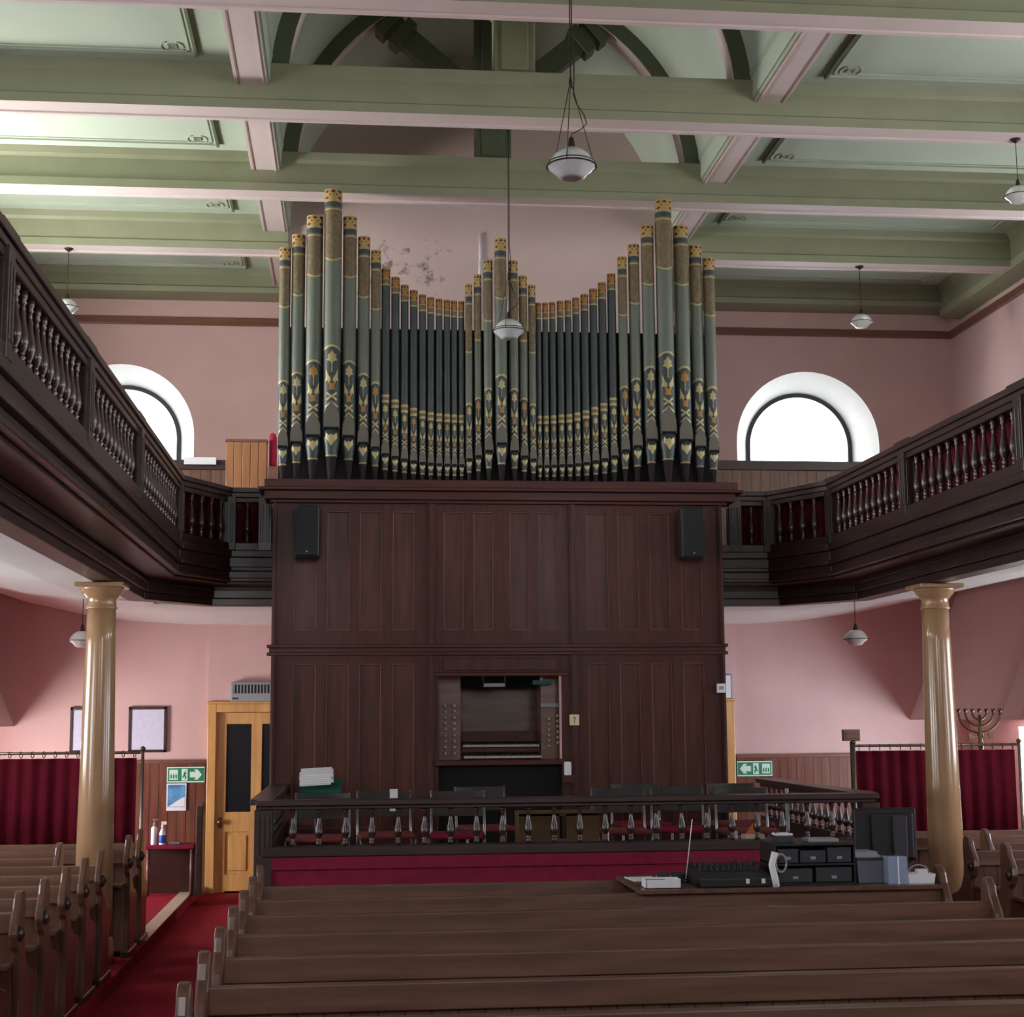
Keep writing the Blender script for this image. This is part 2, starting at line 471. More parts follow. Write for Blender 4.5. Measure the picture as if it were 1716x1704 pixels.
# moulded frames and stencilled corner motifs on the flat ceiling panels
ys = sorted(BEAMS) + [15.3, 17.3]
for i in range(len(ys) - 1):
    ya, yb = ys[i] + .27, ys[i + 1]
    for (x0, x1) in ((-5.3, -2.60), (2.36, 5.3)):
        m = MB()
        ins = .16
        for w, dd in ((.0, .018), (.045, .01)):
            xa, xb, y0, y1 = x0 + w, x1 - w, ya + ins + w, yb - ins - w
            t = .018
            m.box(xa, xb, y0, y0 + t, 6.96 - dd, 6.965); m.box(xa, xb, y1 - t, y1, 6.96 - dd, 6.965)
            m.box(xa, xa + t, y0, y1, 6.96 - dd, 6.965); m.box(xb - t, xb, y0, y1, 6.96 - dd, 6.965)
        xi = x1 if x0 < 0 else x0
        m.box(xi - .012, xi + .012, ya + ins, yb - ins, 6.93, 6.965, 1)
        S(m, 'trim_5', [MINT, SAGE_D])
        if yb > 9:
            xs = x0 + 2.7 - .17 if x0 < 0 else x0 + .17
            m = MB(); yc = yb - ins - .12
            for sg in (-1, 1):
                m.tube([(xs + sg * (.035 + .05 * math.sin(t)), yc + .075 * math.cos(t), 6.957) for t in [PI * q / 8 for q in range(9)]], .006, 4)
                m.box(xs + sg * .03 - .004, xs + sg * .03 + .004, yc - .04, yc + .04, 6.952, 6.959)
            for q in (-1, 0, 1):
                m.box(xs - .03, xs + .03, yc + q * .035 - .004, yc + q * .035 + .004, 6.952, 6.959)
            S(m, 'trim_6', STENC)
# dado, chair rail, skirting on the back wall
for x0, x1 in ((-5.8, -2.99), (2.99, 5.8)):
    S(MB().box(x0, x1, 17.57, 17.6, .1, 1.41), 'trim_7', DADO)
    S(MB().box(x0, x1, 17.545, 17.6, 1.41, 1.45), 'trim_8', RAILW, bevel=.006)
S(MB().box(-5.8, -3.0, 17.55, 17.6, .1, .22), 'baseboard_back', PEWX)
S(MB().box(-3.16, -3.03, 13.2, 16.95, .1, .112), 'trim_9', NOSE, bevel=.004)  # pale strip laid only along the lit stretch of the step edge
# shallow pilasters flanking the doorways
S(MB().box(-2.985, -1.9, 17.56, 17.6, 2.06, 3.5), 'trim_10', PINK)
S(MB().box(2.87, 2.99, 17.56, 17.6, 1.45, 3.5), 'trim_10', PINK)

# ------------------------------------------------------------------ half-round windows
def half_window(n, cx, r, zc):
    f = MB(); k = 32
    for i in range(k):
        a0, a1 = PI * i / k, PI * (i + 1) / k
        f.prism([(cx + rr * math.cos(a), zc + rr * math.sin(a)) for rr, a in ((r - .03, a0), (r + .03, a0), (r + .03, a1), (r - .03, a1))], 1, 18.0, 18.06)
    f.box(cx - r, cx + r, 18.0, 18.06, 4.15, 4.2)
    for sg in (-1, 1):
        f.box(cx + sg * r - .03, cx + sg * r + .03, 18.0, 18.06, 4.2, zc)
    w = S(f, 'window_%d' % n, WINDW)
    g = MB()
    g.prism(arch(cx, r - .03, 4.19, zc), 1, 18.02, 18.028)
    g.build('window_pane', FROST, w)
    b = MB()
    for x in (cx - .25, cx, cx + .25):
        b.box(x - .004, x + .004, 18.01, 18.018, 4.2, zc - .2)
    b.box(cx - r + .05, cx + r - .05, 18.01, 18.018, 4.45, 4.458)
    b.build('window_leading', WINDW, w)
half_window(1, -4.03, .62, 5.12)
half_window(2, 3.985, .635, 5.12)
def side_window(n, sg, yc, hw, z0, z1, arch_top):
    X0, X1 = sorted((sg * 6.0, sg * 6.05))
    f = MB()
    f.box(X0, X1, yc - hw, yc - hw + .05, z0, z1).box(X0, X1, yc + hw - .05, yc + hw, z0, z1).box(X0, X1, yc - hw + .05, yc + hw - .05, z0, z0 + .05).box(X0, X1, yc - .02, yc + .02, z0 + .05, z1 - .04).box(X0, X1, yc - hw + .05, yc + hw - .05, z1 - .04, z1)
    w = S(f, 'window_%d' % n, CREAM)
    g = MB()
    if arch_top:
        g.prism([(y, z) for y, z in arch(yc, hw, z0, z1, 16)], 0, sg * 6.02, sg * 6.026)
    else:
        g.box(min(sg * 6.02, sg * 6.026), max(sg * 6.02, sg * 6.026), yc - hw, yc + hw, z0, z1)
    g.build('window_pane', FROST, w)
k_ = 3
for sg in (-1, 1):
    for yy in (13.2, 9.2, 5.2, 1.2):
        side_window(k_, sg, yy, .77, 4.03, 5.4, True); k_ += 1
    for yy in (11.6, 8.4, 4.9):
        side_window(k_, sg, yy, .77, 1.46, 2.7, False); k_ += 1
    side_window(k_, sg, 15.675, .57, .5, 1.75, False); k_ += 1

# ------------------------------------------------------------------ doors
def door(n, s):
    X = lambda a, b: sorted((s * a, s * b))
    fr = MB()
    a, b = X(1.88, 1.97); fr.box(a, b, 17.53, 17.75, 0, 2.06)
    a, b = X(2.885, 2.98); fr.box(a, b, 17.53, 17.75, 0, 2.06)
    a, b = X(1.97, 2.885); fr.box(a, b, 17.53, 17.75, 1.97, 2.06); a, b = X(1.87, 2.99); fr.box(a, b, 17.515, 17.6, 2.061, 2.085)
    d = S(fr, 'door_%d' % n, PINE, bevel=.006)
    lf = MB()
    for p, q, z0, z1 in ((2.775, 2.884, .005, 1.969), (2.385, 2.50, .02, 1.965), (1.971, 2.11, .005, 1.969), (2.11, 2.385, .02, .2), (2.11, 2.385, .66, .875), (2.11, 2.385, 1.84, 1.965), (2.50, 2.775, .02, .2), (2.50, 2.775, .66, .875), (2.50, 2.775, 1.84, 1.965)):
        a, b = X(p, q); lf.box(a, b, 17.6, 17.645, z0, z1)
    lf.build('door_leaf', PINE, d)
    for p, q in ((2.11, 2.385), (2.50, 2.775)):
        a, b = X(p, q)
        MB().box(a, b, 17.615, 17.63, .875, 1.84).build('door_glass', GLASSD, d)
        m = MB().box(a, b, 17.62, 17.64, .2, .66).box(a + .04, b - .04, 17.605, 17.625, .24, .62)
        m.build('door_panel', PINE, d, bevel=.004)
    kx = s * 2.83
    m = MB(); m.lathe([(.012, 0), (.012, .03), (.026, .04), (.03, .055), (.02, .07), (.0, .072)], 14)
    o = m.build('door_knob', BRASS, d); o.rotation_euler = (PI / 2, 0, 0); o.location = (kx, 17.6, .77)
    MB().box(kx - .02, kx + .02, 17.595, 17.6, .7, .82).build('door_plate', BRASS, d)
door(1, -1)
door(2, 1)
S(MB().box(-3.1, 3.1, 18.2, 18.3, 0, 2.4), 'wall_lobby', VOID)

# ------------------------------------------------------------------ columns
def column(x, label):
    t = thing('column', label, 'column', (x, 12.0, 0), 0, 'tan marbled iron columns under the galleries')
    m = MB(); m.lathe([(.16, .1), (.16, .2), (.155, .24), (.143, .3)], 32); m.build('column_base', TAN, t)
    prof = [(.142 - .036 * (i / 10) ** 1.3, .3 + 2.42 * i / 10) for i in range(11)]
    m = MB(); m.lathe(prof, 40); m.build('shaft', TAN, t)
    m = MB(); m.lathe([(.106, 2.72), (.118, 2.725), (.118, 2.735), (.108, 2.745), (.108, 2.80), (.118, 2.81), (.13, 2.825), (.15, 2.845), (.155, 2.865), (.165, 2.87), (.165, 2.885), (.155, 2.89)], 40)
    m.build('capital', TAN, t)
    MB().box(-.18, .18, -.18, .18, 2.885, 2.918).build('abacus', TAN, t, bevel=.008)
column(-3.28, 'glossy tan column standing in front of the two notice boards')
column(3.28, 'glossy tan column standing beside the black computer monitor and menorah')

# ------------------------------------------------------------------ galleries
def baluster_mesh(h, rm, name, m):
    p = [(.62, 0), (.62, .10), (.45, .12), (.7, .15), (.45, .18), (.55, .22), (.95, .30), (1.0, .36), (.85, .46), (.55, .60), (.40, .74), (.36, .82), (.6, .85), (.42, .88), (.62, .91), (.62, 1.0)]
    mb = MB(); mb.lathe([(r * rm, z * h) for r, z in p], 12)
    return mb.build(name, m)
def gallery(sg, label, posts, nb):
    t = thing('gallery', label, 'gallery', (0, 0, 0), 0, 'galleries along the side walls')
    # plan path of the front face: along the side, a splayed corner, then to the organ case
    y0 = -1.5
    def path(o):
        return [(sg * (2.84 + o), y0), (sg * (2.84 + o), 13.35 + o * .8), (sg * (2.48 + o * .55), 14.05 + o * .95), (-2.04 if sg < 0 else 1.82, 14.08 + o * .95)]
    def strip(name, o0, o1, z0, z1, mt, extra=0):
        a, b = path(o0), path(o1)
        mb = MB()
        for i in range(3):
            q = [a[i], a[i + 1], b[i + 1], b[i]]
            n = len(mb.v)
            for z in (z0, z1):
                mb.v += [(p[0], p[1], z) for p in q]
            mi = 0 if i == 0 else 1
            for f in ((3, 2, 1, 0), (4, 5, 6, 7), (0, 1, 5, 4), (1, 2, 6, 5), (2, 3, 7, 6), (3, 0, 4, 7)):
                mb.face([n + k for k in f], mi)
        return mb
    def part(name, segs, mats=(GAL_Y, GAL_X), bev=.006):
        mb = MB()
        for (o0, o1, z0, z1) in segs:
            s2 = strip(name, o0, o1, z0, z1, None)
            n = len(mb.v); mb.v += s2.v
            for f, mi in zip(s2.f, s2.m): mb.face([n + k for k in f], mi)
        return mb.build(name, list(mats), t, bevel=bev)
    part('handrail', [(-.01, .13, 3.93, 3.975), (.005, .11, 3.885, 3.93), (.015, .1, 3.84, 3.885)])
    part('plinth_rail', [(.0, .1, 3.40, 3.47), (-.01, .12, 3.34, 3.40)])
    part('cornice', [(.02, .14, 3.25, 3.34), (-.01, .14, 3.215, 3.25), (.03, .2, 3.15, 3.215), (.0, .3, 3.12, 3.15), (.06, .3, 3.1, 3.12)])
    part('fascia_beam', [(.31, .5, 2.99, 3.15), (.29, .5, 3.06, 3.075), (.34, .5, 2.925, 2.99)])
    # posts
    pm = None
    corner = [(sg * 2.89, 13.33), (sg * 2.50, 14.08), (sg * 2.18, 14.12)]
    for (x, y) in [(sg * 2.89, yy) for yy in posts] + corner:
        if pm is None:
            m = MB().box(-.06, .06, -.06, .06, 3.40, 3.89)
            for q in (-1, 1):
                m.box(sg * -.066, sg * -.058, q * .028 - .012, q * .028 + .012, 3.48, 3.82)
                m.box(q * .028 - .012, q * .028 + .012, -.066, -.058, 3.48, 3.82)
            pm = m.build('post', GAL_Y, t, bevel=.004); pm.location = (x, y, 0)
        else:
            copy_part(pm, t, (x, y, 0))
        if x == sg * 2.89:
            c = MB().box(x - .055, x + .08, y - .16, y + .16, 3.93, 3.99) if sg > 0 else MB().box(x - .08, x + .055, y - .16, y + .16, 3.93, 3.99); c.build('post_cap', GAL_Y, t, bevel=.006)
    # balusters
    bl = None; cnt = 0
    def addb(x, y):
        nonlocal bl, cnt
        if bl is None:
            bl = baluster_mesh(.37, .036, 'baluster', GAL_B); bl.parent = t; bl.location = (x, y, 3.47)
        else:
            copy_part(bl, t, (x, y, 3.47))
        cnt += 1
    ed = sorted([13.33] + list(posts), reverse=True)
    for i in range(len(ed) - 1):
        a, b = ed[i] - .11, ed[i + 1] + .11
        k = max(2, int((a - b) / .152))
        for j in range(k):
            if cnt < 88: addb(sg * 2.89, a - (a - b) * (j + .5) / k)
    for j in range(4):
        f = (j + 1) / 5
        addb(sg * (2.86 - .37 * f), 13.42 + .62 * f)
    addb(sg * 2.34, 14.1)
    # deck and soffit
    dk = MB()
    dk.prism([(sg * 3.0, 3.15), (sg * 3.0, 3.34), (sg * 5.8, 3.62), (sg * 5.8, 3.55)], 1, y0, 14.9)
    dk.prism([((-2.07 if sg < 0 else 1.85), 3.2), ((-2.07 if sg < 0 else 1.85), 3.34), (sg * 5.8, 3.62), (sg * 5.8, 3.55)], 1, 14.35, 17.6)
    dk.build('deck', GAL_Y, t)
    # plaster soffit rising towards the wall
    so = MB(); sp = [(3.2, 2.95), (3.8, 2.985), (4.4, 3.06), (5.0, 3.2), (5.5, 3.37), (5.8, 3.5)]
    up = [(x, z + .04) for x, z in sp[::-1]]
    so.prism([(sg * x, z) for x, z in sp + up], 1, y0, 14.9, smooth=False)
    sp2 = [(2.07 if sg < 0 else 1.85, 2.94)] + sp
    so.prism([(sg * x, z) for x, z in sp2 + [(x, z + .04) for x, z in sp2[::-1]]], 1, 14.9, 17.6, smooth=False)
    so.prism([(sg * x, z) for x, z in ((2.07 if sg < 0 else 1.86, 2.935), (3.3, 2.945), (3.3, 2.99), (2.07 if sg < 0 else 1.86, 2.98))], 1, 14.5, 14.9)
    so.build('soffit', WHITE, t)
    return t
gallery(-1, 'dark oak balustraded gallery over the pine door and the curtained bay with notice boards', (10.76, 8.67, 6.6, 4.5, 2.4), 0)
gallery(1, 'dark oak balustraded gallery over the menorah and the computer monitor', (11.42, 9.3, 7.2, 5.1, 3.0), 0)
# red curtains hung behind the balusters
def wavy(name, label, pts, z0, z1, m, amp=.015, wl=.09, group=None, parent=None):
    mb = MB(); P = []
    for i in range(len(pts) - 1):
        a, b = Vector(pts[i]), Vector(pts[i + 1]); L = (b - a).length; n = max(2, int(L / (wl / 6)))
        nn = Vector((-(b - a).y, (b - a).x)).normalized()
        for j in range(n + (i == len(pts) - 2)):
            s_ = L * j / n
            P.append(a + (b - a) * (j / n) + nn * (amp * math.sin(2 * PI * s_ / wl) + amp * .4 * math.sin(2 * PI * s_ / (wl * 2.7) + 1)))
    k = len(P)
    for z, q in ((z0, 1.0), ((z0 + z1) / 2, .9), (z1, .6)):
        for i, p in enumerate(P): mb.v.append((p.x, p.y, z))
    for r in range(2):
        for i in range(k - 1):
            mb.face((r * k + i, r * k + i + 1, (r + 1) * k + i + 1, (r + 1) * k + i), 0, True)
    o = mb.build(name, m, parent)
    md = o.modifiers.new('thick', 'SOLIDIFY'); md.thickness = .004
    if label: tag(o, label, 'curtain', group)
    return o
for sg, lb in ((1, 'dark red curtain hanging behind the gallery balusters above the menorah'), (-1, 'dark red curtain hanging behind the gallery balusters above the pine door')):
    wavy('gallery_curtain', lb, [(sg * 3.02, 3.0), (sg * 3.02, 13.35), (sg * 2.62, 14.2), (sg * 2.16, 14.26)], 3.42, 3.9, GCURT, .012, .12, 'gallery curtains')

# gallery seating seen over the rail
def gallery_pew(x0, x1, y, zt, label):
    t = thing('gallery_pew', label, 'pew', ((x0 + x1) / 2, y, 3.5), 0, 'oak pews in the galleries')
    w = (x1 - x0) / 2
    MB().box(-w, w, 0, .03, 0, zt - 3.5 - .1).build('backrest', PEWB, t)
    MB().box(-w, w, -.02, .05, zt - 3.5 - .1, zt - 3.5).build('top_rail', GAL_X, t, bevel=.006)
    MB().box(-w, w, .03, .4, .3, .34).build('seat', GAL_X, t)
gallery_pew(2.35, 5.75, 15.6, 4.53, 'oak pew back below the half-round window, next to the right-hand organ tower')
gallery_pew(-5.7, -2.35, 15.7, 4.5, 'oak pew back under the white folded leaflet by the half-round window')
t = thing('boarded_screen', 'orange-brown boarded box screen beside the tallest left organ pipes', 'screen', (-2.46, 15.5, 3.55))
m = MB()
for i in range(5):
    m.box(-.2 + i * .082, -.122 + i * .082, -.02, .02, 0, 1.12)
m.build('board_front', wood('orange_boards', (150, 98, 62), (170, 114, 74), 2, rough=.5), t, bevel=.004)
MB().box(-.21, .215, -.03, .05, 1.10, 1.13).build('cap_rail', RAILW, t, bevel=.004)
MB().box(-.2, .21, .02, .05, 0, 1.1).build('backing', RAILW, t)
o = MB().box(-.16, .16, -.05, .1, 0, .012).box(-.16, .16, -.055, -.045, -.06, .012).build('folded_leaflet', PAPER, None, loc=(-2.93, 15.69, 4.505)); tag(o, 'white folded leaflet lying over the gallery pew back', 'leaflet')
m = MB().box(-.035, .035, -.1, .1, 0, .36); o = m.build('chair_back_cushion', CUSH, None, bevel=.03, loc=(-2.2, 15.62, 4.4)); tag(o, 'crimson padded chair back showing behind the outermost organ pipe', 'cushion')
MB().box(-2.235, -2.1, 15.45, 15.9, 3.5, 4.4).build('organ_stool', RAILW); tag(bpy.data.objects['organ_stool'], 'dark stool under the crimson cushion beside the organ pipes', 'stool')

# ------------------------------------------------------------------ organ case
oc = thing('organ_case', 'tall dark mahogany panelled organ case with a keyboard recess', 'organ', (0, 14.3, 0))
PL = .58
def fr(mb, xs, z0, z1, zr0, zr1):
    """frame between x edges xs (list of panel (a,b)), z0..z1 overall, openings zr0..zr1"""
    pass
bays = {'L': (-2.12, -.66), 'M': (-.66, .66), 'R': (.66, 2.10)}
up = {'L': [(-1.93, -1.71), (-1.625, -1.41), (-1.325, -1.115), (-1.02, -.815)], 'M': [(-.545, -.355), (-.265, -.075), (.075, .26), (.35, .535)], 'R': [(.80, 1.01), (1.10, 1.3), (1.4, 1.6), (1.70, 1.91)]}
def panel_bay(b, pans, z0, z1, p0, p1):
    x0, x1 = bays[b]
    m = MB()
    ed = [x0] + [v for p in pans for v in p] + [x1]
    for i in range(0, len(ed), 2):
        m.box(ed[i], ed[i + 1], 0, .05, z0, z1)
    for a, c in pans:
        m.box(a, c, 0, .05, z0, p0); m.box(a, c, 0, .05, p1, z1)
    m.build('panel_frame', CASE, oc)
    for a, c in pans:
        q = MB().box(a, c, .032, .05, p0, p1)
        q.build('panel', CASEP, oc)
        f = MB()
        w = .012
        f.box(a, a + w, .008, .034, p0, p1).box(c - w, c, .008, .034, p0, p1).box(a, c, .008, .034, p0, p0 + w).box(a, c, .008, .034, p1 - w, p1)
        f.build('panel_moulding', mat('moulding_highlight', (104, 56, 42), .4), oc, bevel=.003)  # lighter brown paints the highlight lines along the panel edges
for b in 'LMR':
    panel_bay(b, up[b], 2.56, 3.90, 2.69, 3.80)
for b in 'LR':
    panel_bay(b, up[b], PL, 2.46, .9, 2.385)
# console bay
m = MB().box(-.66, -.59, 0, .05, PL, 2.46).box(.555, .66, 0, .05, PL, 2.46).box(-.59, .555, 0, .05, 2.30, 2.46).box(-.545, .52, -.02, .0, 2.32, 2.43)
m.build('console_surround', CASE, oc, bevel=.005)
MB().box(-.64, .60, -.05, .02, 2.265, 2.30).build('console_lintel', CASEH, oc, bevel=.006)
# rails and cornice
MB().box(-2.16, 2.13, -.03, .05, 2.46, 2.49).box(-2.14, 2.11, -.015, .05, 2.49, 2.53).box(-2.16, 2.13, -.035, .05, 2.53, 2.56).build('middle_rail', CASEH, oc, bevel=.005)
MB().box(-2.15, 2.15, -.04, .1, 3.87, 3.90).box(-2.2, 2.23, -.07, .3, 3.90, 3.98).box(-2.25, 2.3, -.12, .3, 3.98, 4.01).box(-2.2, 2.25, -.09, .95, 4.01, 4.085).build('cornice', CASEH, oc, bevel=.006)
for x, w in ((-2.10, .02), (-.66, .035), (.665, .035), (2.08, .02)):
    m = MB()
    for z0, z1 in ((PL, 2.46), (2.56, 3.87)):
        m.box(x - w, x + w, -.03, .0, z0, z1); m.box(x - w * .5, x + w * .5, -.045, -.03, z0, z1)
    m.build('pilaster', CASE, oc, bevel=.004)
MB().box(-2.12, -2.07, .05, 2.3, -.14, 3.95).box(2.05, 2.10, .05, 2.3, -.14, 3.95).box(-2.12, 2.10, .03, .08, -.14, PL - .001).box(-2.07, 2.05, 1.1, 2.25, 3.9, 3.95).build('case_body', CASE, oc)
MB().box(-.66, .66, .06, .09, 2.46, 3.95).box(-2.07, -.66, .055, .08, PL, 3.95).box(.66, 2.05, .055, .08, PL, 3.95).build('backing', CASE, oc)
# keyboard console inside the recess
kc = oc
MB().box(-.60, -.372, .25, .55, PL, 2.3).box(.385, .56, .25, .55, PL, 2.3).build('stop_jamb', RAILW, kc)
MB().box(-.60, .57, .72, .75, PL, 2.46).build('console_back', wood('console_back_wood', (84, 54, 30), (106, 70, 40), 0), kc)
MB().box(-.372, .385, .45, .72, 2.17, 2.4).build('console_head', VOID, kc)
MB().box(-.372, .385, .50, .53, 1.66, 1.76).build('music_shelf', CASEH, kc)
MB().box(-.63, .575, -.08, .7, 1.455, 1.50).build('key_slip', CASEH, kc, bevel=.005)
MB().box(-.58, .555, .05, .1, PL, 1.455).build('knee_board', VOID, kc)
MB().box(-.36, .375, .30, .45, 1.58, 1.62).box(-.36, .375, .26, .3, 1.57, 1.6).build('manual_cheek', CASEH, kc)
IV = mat('ivory_keys', (176, 166, 150), .4)
def manual(y0, z0):
    m = MB(); n = 36; w = .72 / n
    for i in range(n):
        m.box(-.35 + i * w, -.35 + (i + 1) * w - .002, y0, y0 + .13, z0, z0 + .02)
    o = m.build('manual', IV, kc)
    m = MB()
    for i in range(n):
        if i % 7 in (0, 1, 3, 4, 5):
            m.box(-.35 + (i + 1) * w - .006, -.35 + (i + 1) * w + .004, y0 + .045, y0 + .13, z0 + .02, z0 + .032)
    m.build('black_keys', BLACK, o)
manual(.08, 1.515)
manual(.24, 1.615)
sk = None
for sx in (-.52, -.435):
    for i in range(9):
        if sk is None:
            m = MB(); m.lathe([(.006, 0), (.006, .03), (.014, .035), (.016, .045), (.012, .055), (0.001, .056)], 10)
            sk = m.build('stop_knob', IV, kc); sk.rotation_euler = (PI / 2, 0, 0); sk.location = (sx, .25, 1.56 + i * .055)
        else:
            copy_part(sk, kc, (sx, .25, 1.56 + i * .055))
for sx in (.46, .54):
    for i in range(6):
        copy_part(sk, kc, (sx, .25, 1.62 + i * .05 + (sx > .5) * .03))
o = MB().box(-.10, .10, 0, .1, 0, .035).build('console_lamp', GREY, None, bevel=.008, loc=(-.06, 14.45, 2.17))
tag(o, 'small strip lamp hung inside the top of the organ console recess', 'lamp')
m = MB(); m.tube([(-.1, .05, .17), (-.105, .05, .1), (-.1, .05, .03)], .006).tube([(.1, .05, .17), (.105, .05, .1), (.1, .05, .03)], .006)
m.build('lamp_bracket', STEEL, o)
o = MB().box(-.09, .09, 0, .05, 0, .04).build('hymn_number_box', mat('teal_card', (40, 92, 88), .7), None, loc=(.39, 14.42, 2.19)); tag(o, 'small teal box at the top of the organ console recess', 'box')
MB().box(-.02, .0, .02, .04, .04, .12).build('box_bracket', STEEL, o)
o = MB().box(-.09, .09, 0, .04, 0, .035).build('music_clip', GREY, None, loc=(.47, 14.5, 1.98)); tag(o, 'pale metal strip fixed on the organ stop jamb', 'clip')
m = MB(); m.lathe([(.03, 0), (.034, .01), (.034, .11), (.03, .12), (.012, .125)], 16); o = m.build('white_mug', PAPER, None, loc=(.58, 14.16, 1.36)); tag(o, 'small white tub standing at the end of the organ key slip', 'tub')
o = MB().box(-.05, .05, 0, .1, 0, .06).build('console_ledge', CASEH, None, loc=(.58, 14.11, 1.30)); tag(o, 'dark ledge beside the organ keys carrying a white tub', 'ledge')
m = MB().box(-.012, .022, 0, .01, 0, .1)
m = MB().box(-.045, .045, -.012, 0, 0, .1); o = m.build('light_switch', mat('cream_plate', (226, 214, 176), .5), None, bevel=.004, loc=(.66, 14.255, 1.81)); tag(o, 'cream switch plate with a small dark key symbol on the organ case', 'switch')
m = MB(); m.tube([(-.012, -.014, .068), (0, -.014, .078), (.012, -.014, .066), (0, -.014, .048), (0, -.014, .034)], .003, 6).box(-.003, .003, -.016, -.012, .018, .024); m.build('symbol', BLACK, o)
o = MB().box(-.04, .04, -.03, 0, 0, .085).build('thermostat', PAPER, None, bevel=.006, loc=(2.04, 14.235, 2.1)); tag(o, 'small white thermostat box on the outer edge of the organ case', 'thermostat')
MB().box(-.02, .02, -.034, -.03, .03, .06).build('display', GREY, o)
# loudspeakers
def speaker(x, label, vent):
    t = thing('loudspeaker', label, 'speaker', (x, 14.05, 3.34), 0, 'black loudspeakers on the organ case')
    MB().box(-.115, .115, 0, .2, 0, .485).build('cabinet', BLACK, t, bevel=.02)
    MB().box(-.1, .1, -.012, 0, .02, .465).build('speaker_grille', mat('speaker_mesh', (18, 22, 26), .7, var=.3, scale=120), t, bevel=.005)
    m = MB(); m.lathe([(.008, 0), (.008, .004), (.001, .005)], 12); o = m.build('badge', GREY, t); o.rotation_euler = (PI / 2, 0, 0); o.location = (-.0, -.012, .05)
    MB().box(-.03, .03, .2, .25, .15, .35).build('wall_bracket', BLACK, t)
speaker(-1.80, 'black loudspeaker mounted on the organ case beneath the tower with the tallest pipe', 1)
speaker(1.775, 'black loudspeaker mounted on the organ case nearest the menorah side', 1)

# ------------------------------------------------------------------ organ pipes
PIPES = [(-2.053, 6.391, 0.0545), (-1.925, 6.522, 0.065), (-1.769, 6.703, 0.079), (-1.595, 6.958, 0.085), (-1.433, 6.704, 0.066), (-1.296, 6.519, 0.059), (-1.18, 6.388, 0.0475), (-1.084, 6.213, 0.043), (-0.99, 6.133, 0.0405), (-0.9, 6.057, 0.038), (-0.812, 6.006, 0.038), (-0.727, 5.964, 0.0355), (-0.647, 5.94, 0.034), (-0.566, 5.925, 0.033), (-0.489, 5.916, 0.032), (-0.42, 5.91, 0.029), (-0.349, 5.906, 0.029), (-0.279, 6.072, 0.034), (-0.191, 6.167, 0.0365), (-0.092, 6.309, 0.0445), (0.028, 6.515, 0.0585), (0.154, 6.306, 0.046), (0.252, 6.166, 0.0415), (0.339, 6.076, 0.036), (0.406, 5.907, 0.027), (0.473, 5.908, 0.0285), (0.544, 5.915, 0.0305), (0.622, 5.93, 0.0325), (0.7, 5.937, 0.0325), (0.778, 5.966, 0.0345), (0.863, 6.001, 0.038), (0.951, 6.058, 0.0385), (1.04, 6.123, 0.040), (1.134, 6.214, 0.042), (1.239, 6.381, 0.0455), (1.356, 6.51, 0.0545), (1.49, 6.695, 0.0625), (1.649, 6.945, 0.083), (1.824, 6.696, 0.0735), (1.975, 6.512, 0.062), (2.108, 6.388, 0.0575)]
TALL = set(range(0, 7)) | set(range(17, 24)) | set(range(34, 41))
ORD = ['outermost', 'second', 'third', 'fourth', 'fifth', 'sixth', 'seventh', 'eighth', 'ninth', 'tenth', 'eleventh']
def ordn(i): return ORD[i]
def pipe_label(i):
    if i in (3, 37, 20):
        return {3: 'tallest sage organ pipe, peak of the tower above the first loudspeaker', 20: 'sage organ pipe at the peak of the short middle tower', 37: 'tallest sage organ pipe in the tower next to the unobstructed half-round window'}[i]
    if i < 7:
        return 'sage organ pipe in the left tower, %s' % ('%s outside its peak pipe' % ('next', 'second', 'third')[2 - i] if i < 3 else '%s inside its peak pipe' % ('next', 'second', 'third')[i - 4])
    if i < 17:
        return 'slim slate-blue organ pipe in the left flat, %s from the left tower' % ORD[i - 7].replace('outermost', 'first')
    if i < 24:
        return 'sage organ pipe in the middle tower, %s' % ('%s to the left of its peak' % ('next', 'second', 'third')[19 - i] if i < 20 else '%s to the right of its peak' % ('next', 'second', 'third')[i - 21])
    if i < 34:
        return 'slim slate-blue organ pipe in the right flat, %s from the middle tower' % ORD[i - 24].replace('outermost', 'first')
    return 'sage organ pipe in the right tower, %s' % ('%s inside its peak pipe' % ('next', 'second', 'third')[36 - i] if i < 37 else '%s outside its peak pipe' % ('next', 'second', 'third')[i - 38])
def cyl_rows(mb, r, rows, seg=28):
    """rows: (z0, h, mi): ring with z = z0 + h*(x/r)^2 on the front half"""
    n = len(mb.v)
    for (z0, h, rr, mi) in rows:
        for i in range(seg):
            a = 2 * PI * i / seg
            x, y = math.sin(a), -math.cos(a)
            k = x * x if y < 0 else 1
            mb.v.append((rr * x, rr * y, z0 + h * k))
    for q in range(len(rows) - 1):
        for i in range(seg):
            j = (i + 1) % seg
            mb.face((n + q * seg + i, n + q * seg + j, n + (q + 1) * seg + j, n + (q + 1) * seg + i), rows[q][3], True)
    mb.face([n + (len(rows) - 1) * seg + i for i in range(seg)], 5)
def clip(poly, c, keep_less):
    out = []
    for k in range(len(poly)):
        a, b = poly[k], poly[(k + 1) % len(poly)]
        ia = (a[0] <= c) == keep_less; ib = (b[0] <= c) == keep_less
        if ia: out.append(a)
        if ia != ib:
            t = (c - a[0]) / (b[0] - a[0]); out.append((c, a[1] + t * (b[1] - a[1])))
    return out
